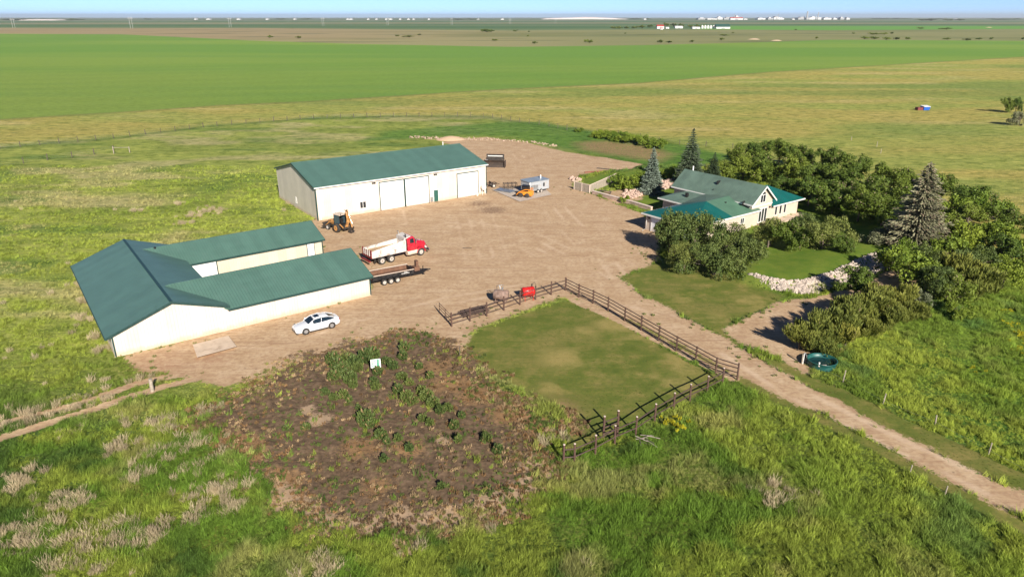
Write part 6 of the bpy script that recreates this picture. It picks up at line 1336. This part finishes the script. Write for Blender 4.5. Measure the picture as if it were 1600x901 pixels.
part('pipe', WHITE, hy, lambda m: m.tube([(0, 0, 0), (0, 0, 1.1), (.12, 0, 1.15)], .06, 8)); part('handle', STEELG, hy, lambda m: m.tube([(0, 0, 1.1), (.3, .05, .85), (.28, .05, .4)], .03, 6))
# blue and white tub far in the pasture
TS = .72
bt2 = thing('pasture_trough', 'small blue and white trough with a dark red end in the far pasture', 'trough', G(1441, 172), R(8))
part('tub', mat('blue_plastic', (.02, .10, .42), .4), bt2, lambda m: m.hexa([(-.2, -1.2, 0), (2.8, -1.2, 0), (2.8, 1.2, 0), (-.2, 1.2, 0)], [(-.3, -1.4, 1.6), (3.0, -1.4, 1.6), (3.0, 1.4, 1.6), (-.3, 1.4, 1.6)]))
part('lid', WHITE, bt2, lambda m: m.hexa([(-.4, -1.5, 1.603), (3.1, -1.5, 1.603), (3.1, 1.5, 1.603), (-.4, 1.5, 1.603)], [(-.4, -1.5, 1.75), (3.1, -1.5, 1.75), (3.1, 1.5, 2.1), (-.4, 1.5, 2.1)]))
part('end_box', mat('dark_red_paint', (.16, .03, .03), .6), bt2, lambda m: m.box(-3.2, -1.1, 0, -.45, 1.1, 1.3), bevel=.05)
bt2.scale = (TS, TS, TS)
# propane style spout: white pot and paint marks by the workshop doors
for (x, y, s, lab) in ((746, 305, .35, 'white bucket at the foot of the workshop right door'),):
    o = part('bucket', WHITE, None, lambda m: m.lathe([(s * .5, 0), (s * .6, s * 1.3), (s * .55, s * 1.3), (s * .48, .05), (.01, .05)], n=14)); o.location = G(x, y) + Vector((0, -.2, 0)); tag(o, lab, 'bucket')
o = part('log', DKW, None, lambda m: m.tube([(-.9, 0, .14), (.2, .05, .16), (.9, .2, .14)], [.16, .15, .12], 7)); o.location = G(730, 388); tag(o, 'thin dark stick lying alone on the open yard', 'stick'); o.scale = (.7, .35, .35)
# scraps beside the gate: weathered boards lying in the grass
sc_ = thing('scrap_heap', 'heap of pale weathered boards in the grass beside the gate posts', 'scrap', G(1012, 692), R(-30))
for k in range(9): part('board', GREYWOOD if k % 3 else DKW, sc_, lambda m: m.box(-.5, -.04, .1 + k * .02, .5, .04, .12 + k * .02, M=Matrix.Translation((random.uniform(-.5, .5), random.uniform(-.5, .5), .15)) @ Matrix.Rotation(random.uniform(-1.2, 1.2), 4, 'Z') @ Matrix.Rotation(random.uniform(-.15, .15), 4, 'Y')))
# ================================================================== FAR THINGS
V_FAR = variants((81, 82), 6.0, 4.0, n=700, leaf=.75, ncl=30, r0=.3, m=LEAF_DARK)
def far_bush(px, py, wpx, h, label, group, name='scrub_bush', m=0):
    p = G(px, py); wm = wpx / FPX * (p.y * math.cos(PITCH) + H * math.sin(PITCH)); c, t = V_FAR[m % 2]
    return plant_from(name, c, t, label, 'bush' if name == 'scrub_bush' else 'tree', p, random.uniform(0, 6), (wm / 8.0, wm / 8.0 * .6, h / 6.0), group)
GRP = 'dark scrub bushes dotted over the far prairie'
SC = [(421, 59, 12, 4), (466, 60, 12, 4), (620, 57, 10, 3), (655, 55, 8, 3), (640, 58, 22, 3), (760, 50, 22, 7), (772, 64, 12, 3), (768, 50, 14, 6), (825, 57, 5, 3), (836, 68, 12, 3), (922, 67, 14, 4), (916, 66, 8, 4), (1033, 67, 14, 4), (1045, 67, 12, 3), (1082, 66, 9, 3), (1128, 63, 10, 4), (1130, 56, 16, 3), (1145, 52, 6, 3), (977, 53, 5, 3),
      (1243, 47, 5, 3), (1333, 53, 6, 3), (1364, 54, 18, 4), (1382, 54, 14, 4), (1393, 53, 6, 4), (1350, 61, 14, 4), (1366, 61, 14, 4), (1384, 62, 14, 4), (1400, 62, 12, 4), (1417, 62, 10, 4), (1437, 45, 14, 5), (1479, 46, 20, 5), (1465, 30, 40, 14), (1480, 62, 12, 3), (1510, 63, 16, 3), (1530, 62, 10, 3), (1549, 62, 8, 4), (1598, 62, 7, 4), (1276, 61, 6, 4), (826, 50, 5, 3), (806, 49, 10, 4)]
WHERE = lambda x: 'left' if x < 600 else 'centre' if x < 1000 else 'right' if x < 1320 else 'far right'
for i, (x, y, w_, h) in enumerate(SC):
    near_ = 'bordering the bright crop' if y > 58 else 'out on the brown prairie' if y > 48 else 'along the far field edge'
    far_bush(x, y + .5, w_, h, f'low dark scrub bush {near_} at the {WHERE(x)} of the picture', GRP + f', {WHERE(x)}, {near_}', m=i)
# shelter belts and treed yards nearer the horizon
for i, (x, y, w_, h) in enumerate([(958, 45.6, 12, 7), (968, 45.6, 12, 8), (980, 45.4, 12, 7), (992, 45.2, 12, 8), (1004, 44.6, 14, 9), (1016, 43.6, 14, 10), (1040, 42.5, 14, 14), (1052, 42.5, 14, 13), (1064, 43, 14, 12), (1078, 44, 12, 10), (1088, 44, 12, 10), (1098, 43.4, 10, 9)]):
    far_bush(x, y, w_, h, f'{ORD[i]} tree from the left in the dark shelter belt of the distant farm', 'shelter belt of the distant farm', 'shelter_tree', i)
for i, (x, y, w_) in enumerate([(20, 32.2, 60), (70, 32, 50), (110, 32, 40), (30, 31.5, 50), (230, 27.2 + 4, 14), (440, 31, 24), (480, 31, 20), (715, 31.4, 30), (735, 31.4, 24), (990, 30.6, 22), (1010, 31, 18), (1380, 30.2, 40), (1400, 30.2, 40), (1440, 32.5, 20), (1455, 32.8, 30), (1480, 32.6, 24), (1500, 32.5, 20), (1560, 31.4, 30), (1585, 31.2, 30)]):
    far_bush(x, y, w_, 16, f'low dark tree bluff on the {"left" if x < 300 else "left centre" if x < 600 else "centre" if x < 850 else "right centre" if x < 1100 else "right" if x < 1430 else "far right"} horizon', f'tree bluffs along the horizon {"left" if x < 300 else "left centre" if x < 600 else "centre" if x < 850 else "right centre" if x < 1100 else "right" if x < 1430 else "far right"}', 'tree_bluff', i)
FW = mat('far_white_steel', (0.62, 0.61, 0.60), .6, var=.05, sc=.05); FR = mat('far_red_roof', (0.36, 0.05, 0.04), .6, var=.1, sc=.05); FG = mat('far_green_roof', (0.02, 0.07, 0.055), .6, sc=.05); FGR = mat('far_grey_steel', (.35, .35, .36), .6, sc=.02); FP = mat('tailings_salt', (0.60, 0.53, 0.50), .9, var=.12, sc=.004, bump=.2)
def mper(px, py): p = G(px, py); return (p.y * math.cos(PITCH) + H * math.sin(PITCH)) / FPX, p
def far_house(px, py, wpx, hpx, roof, label, dep=.6, name='farm_building', cat='building', gpx=0.4):
    k, p = mper(px, py); w_, h = wpx * k, hpx * k; d = w_ * dep
    o = thing(name, label, cat, p, R(4))
    part('wall', FW, o, lambda m: m.box(-w_ / 2, 0, -1, w_ / 2, d, h * (1 - gpx)))
    part('roof', roof, o, lambda m: m.hexa([(-w_ / 2 - .4, -.5, h * (1 - gpx) + .02), (w_ / 2 + .4, -.5, h * (1 - gpx) + .02), (w_ / 2 + .4, d + .5, h * (1 - gpx) + .02), (-w_ / 2 - .4, d + .5, h * (1 - gpx) + .02)], [(-w_ / 2 - .4, d / 2 - .1, h), (w_ / 2 + .4, d / 2 - .1, h), (w_ / 2 + .4, d / 2 + .1, h), (-w_ / 2 - .4, d / 2 + .1, h)]))
    part('door', FGR, o, lambda m: m.box(-w_ * .12, -.25, 0, w_ * .12, -.02, h * (1 - gpx) * .75))
    return o
far_house(1032, 45.4, 11, 6, FR, 'white farmhouse with a red roof in front of the distant shelter belt')
far_house(1034, 46.6, 4, 3, FR, 'small red roofed shed in front of the red roofed farmhouse', name='farm_shed', cat='shed')
far_house(1043, 45.2, 5, 2.5, FW, 'small white shed right of the red roofed farmhouse', name='farm_shed', cat='shed')
far_house(1061, 44.6, 12, 3.5, FW, 'low white arched looking building in the distant shelter belt')
far_house(1088, 45.4, 12, 3, FW, 'long low white building left of the distant grain bins')
far_house(1130, 45.2, 22, 7, FG, 'long white barn with a dark green roof at the distant farm', .5, gpx=.62)
for i, x in enumerate((1097, 1101.5, 1106, 1110.5, 1115)):
    k, p = mper(x, 45); r = 1.9 * k
    o = thing('grain_bin', f'{ORD[i]} white round grain bin from the left in the row at the distant farm', 'grain bin', p, 0, 'row of grain bins at the distant farm')
    part('bin_wall', FW, o, lambda m: m.lathe([(r, -.5), (r, 5.2 * k * .7)], n=14)); part('bin_roof', FW, o, lambda m: m.lathe([(r * 1.03, 5.2 * k * .7), (.3, 5.2 * k)], n=14))
# salt tailings pile and the mine / town on the horizon
def profile_hill(name, label, cat, px0, px1, py, prof, m_, depth=300):
    k, p = mper((px0 + px1) / 2, py); w_ = (px1 - px0) * k
    o = part(name, m_, None, lambda m: m.loft([[(-w_ / 2 + w_ * t, 0, -2), (-w_ / 2 + w_ * t, depth * .3, max(h * k, .5)), (-w_ / 2 + w_ * t, depth * .7, max(h * k, .5)), (-w_ / 2 + w_ * t, depth, -2)] for t, h in prof]))
    o.location = p; return tag(o, label, cat)
profile_hill('tailings_pile', 'long pale salt tailings pile on the horizon at the centre', 'tailings pile', 846, 985, 30.6, ((0, .2), (.06, 1.6), (.2, 2.2), (.35, 2.6), (.5, 3.6), (.62, 3.2), (.8, 2.0), (1, .3)), FP)
profile_hill('salt_flat', 'thin white strip of salt or water on the left horizon', 'salt flat', 22, 85, 32.2, ((0, .2), (.1, 1.4), (.5, 1.6), (.9, 1.4), (1, .2)), FP)
for i, (x, w_, h) in enumerate([(1098, 14, 3), (1112, 20, 2.2), (1125, 8, 4.5), (1140, 18, 3.8), (1152, 6, 6), (1190, 12, 3), (1204, 8, 3.5), (1214, 10, 5), (1222, 6, 3), (1256, 18, 4.2), (1274, 18, 4.4), (1293, 12, 3.4), (1316, 6, 4), (1325, 5, 3.4), (1305, 6, 2.6)]):
    k, p = mper(x, 31.0); ww, hh = w_ * k, h * k
    o = thing('plant_building', f'{"white" if i % 3 else "grey"} industrial block, {ORD[i] if i < 12 else ("thirteenth", "fourteenth", "fifteenth")[i - 12]} from the left of the works on the horizon', 'industrial building', p, 0, 'industrial works on the right horizon')
    part('block', FW if i % 3 else FGR, o, lambda m: (m.box(-ww / 2, 0, -3, ww / 2, 120, hh * .7)))
    part('upper_block', FGR if i % 2 else FW, o, lambda m: (m.box(-ww * .3, 10, hh * .7 + .01, ww * .1, 80, hh)))
for i, (x, h, w_) in enumerate([(1259, 12, 1.6), (1276, 11, 1.0), (1146, 8, .8), (1214, 9, .5)]):
    k, p = mper(x, 31.0)
    o = part('tower', FGR, None, lambda m: m.lathe([(w_ * k, -3), (w_ * k * .6, h * k)], n=8)); o.location = p - Vector((0, 30, 0)); tag(o, ('tallest broad grey tower of the works on the horizon', 'slim grey stack right of the tallest tower on the horizon', 'short tower at the left cluster of the works on the horizon', 'thin mast at the middle cluster of the works')[i], 'tower')
far_house(1151, 31.4, 20, 4, FR, 'long red roofed building at the left of the horizon works', .3)
for i, (x, w_) in enumerate([(417, 4), (460, 3), (543, 4), (548, 5), (575, 3), (588, 3), (603, 3), (610, 5), (625, 3), (638, 4), (646, 3), (670, 3), (747, 4), (785, 5), (305, 3), (372, 5), (325, 6), (1008, 4), (1165, 6), (1240, 4), (1495, 3)]):
    k, p = mper(x, 31.2)
    o = part('distant_shed', FW, None, lambda m: m.prism([(-w_ * k / 2, -2), (w_ * k / 2, -2), (w_ * k / 2, 1.0 * k), (0, 1.8 * k), (-w_ * k / 2, 1.0 * k)], 0, 60)); o.location = p
    tag(o, 'tiny white farm building standing on the hazy horizon', 'building', 'tiny white buildings scattered along the horizon')
POLE = mat('far_pole', (.45, .45, .44), .6)
for i, (x, y0, y1) in enumerate([(22, 44, 30), (206, 45, 28), (360, 43, 29), (505, 41, 28.5), (606, 40, 29), (706, 39, 29.5), (797, 38, 30), (868, 37, 30)]):
    k, p = mper(x, y0); h = (y0 - y1) * k
    o = thing('power_pylon', f'{ORD[i]} thin power pylon from the left in the line crossing the far fields', 'pylon', p, R(10), 'power line across the far fields')
    part('mast', POLE, o, lambda m: (m.tube([(-3, 0, -1), (-3, 0, h)], .35, 5), m.tube([(3, 0, -1), (3, 0, h)], .35, 5))); part('crossarm', POLE, o, lambda m: m.box(-7, -.3, h * .88, 7, .3, h * .88 + .7))
for (x, y, w_, lab) in ((1213, 64, 20, 'pale bare dirt mound at the edge of the bright crop'), (1178, 62, 22, 'reddish low mound left of the pale one by the bright crop'), (1545, 43.5, 12, 'small pale mound on the far right prairie')):
    k, p = mper(x, y); w2 = w_ * k / 2
    o = part('dirt_mound', mat('pale_mound_soil', (.46, .34, .23), .95, bump=.4), None, lambda m: m.lathe([(w2, -.3), (w2 * .75, w2 * .05), (w2 * .4, w2 * .13), (.1, w2 * .15)], n=20)); o.location = p; o.scale = (1, .5, 1); tag(o, lab, 'mound')
# ================================================================== AIR
HZ = bpy.data.materials.new('haze_air'); HZ.use_nodes = True; hn = HZ.node_tree
hn.nodes.remove(hn.nodes['Principled BSDF']); pv = hn.nodes.new('ShaderNodeVolumePrincipled')
pv.inputs['Color'].default_value = (0.86, 0.90, 0.94, 1); pv.inputs['Density'].default_value = 0.000042; pv.inputs['Anisotropy'].default_value = 0.2
hn.links.new(pv.outputs[0], hn.nodes['Material Output'].inputs['Volume'])
hz = part('haze', HZ, None, lambda m: m.box(-38000, -3500, -4.5, 38000, 39000, 150)); tag(hz, kind='stuff')
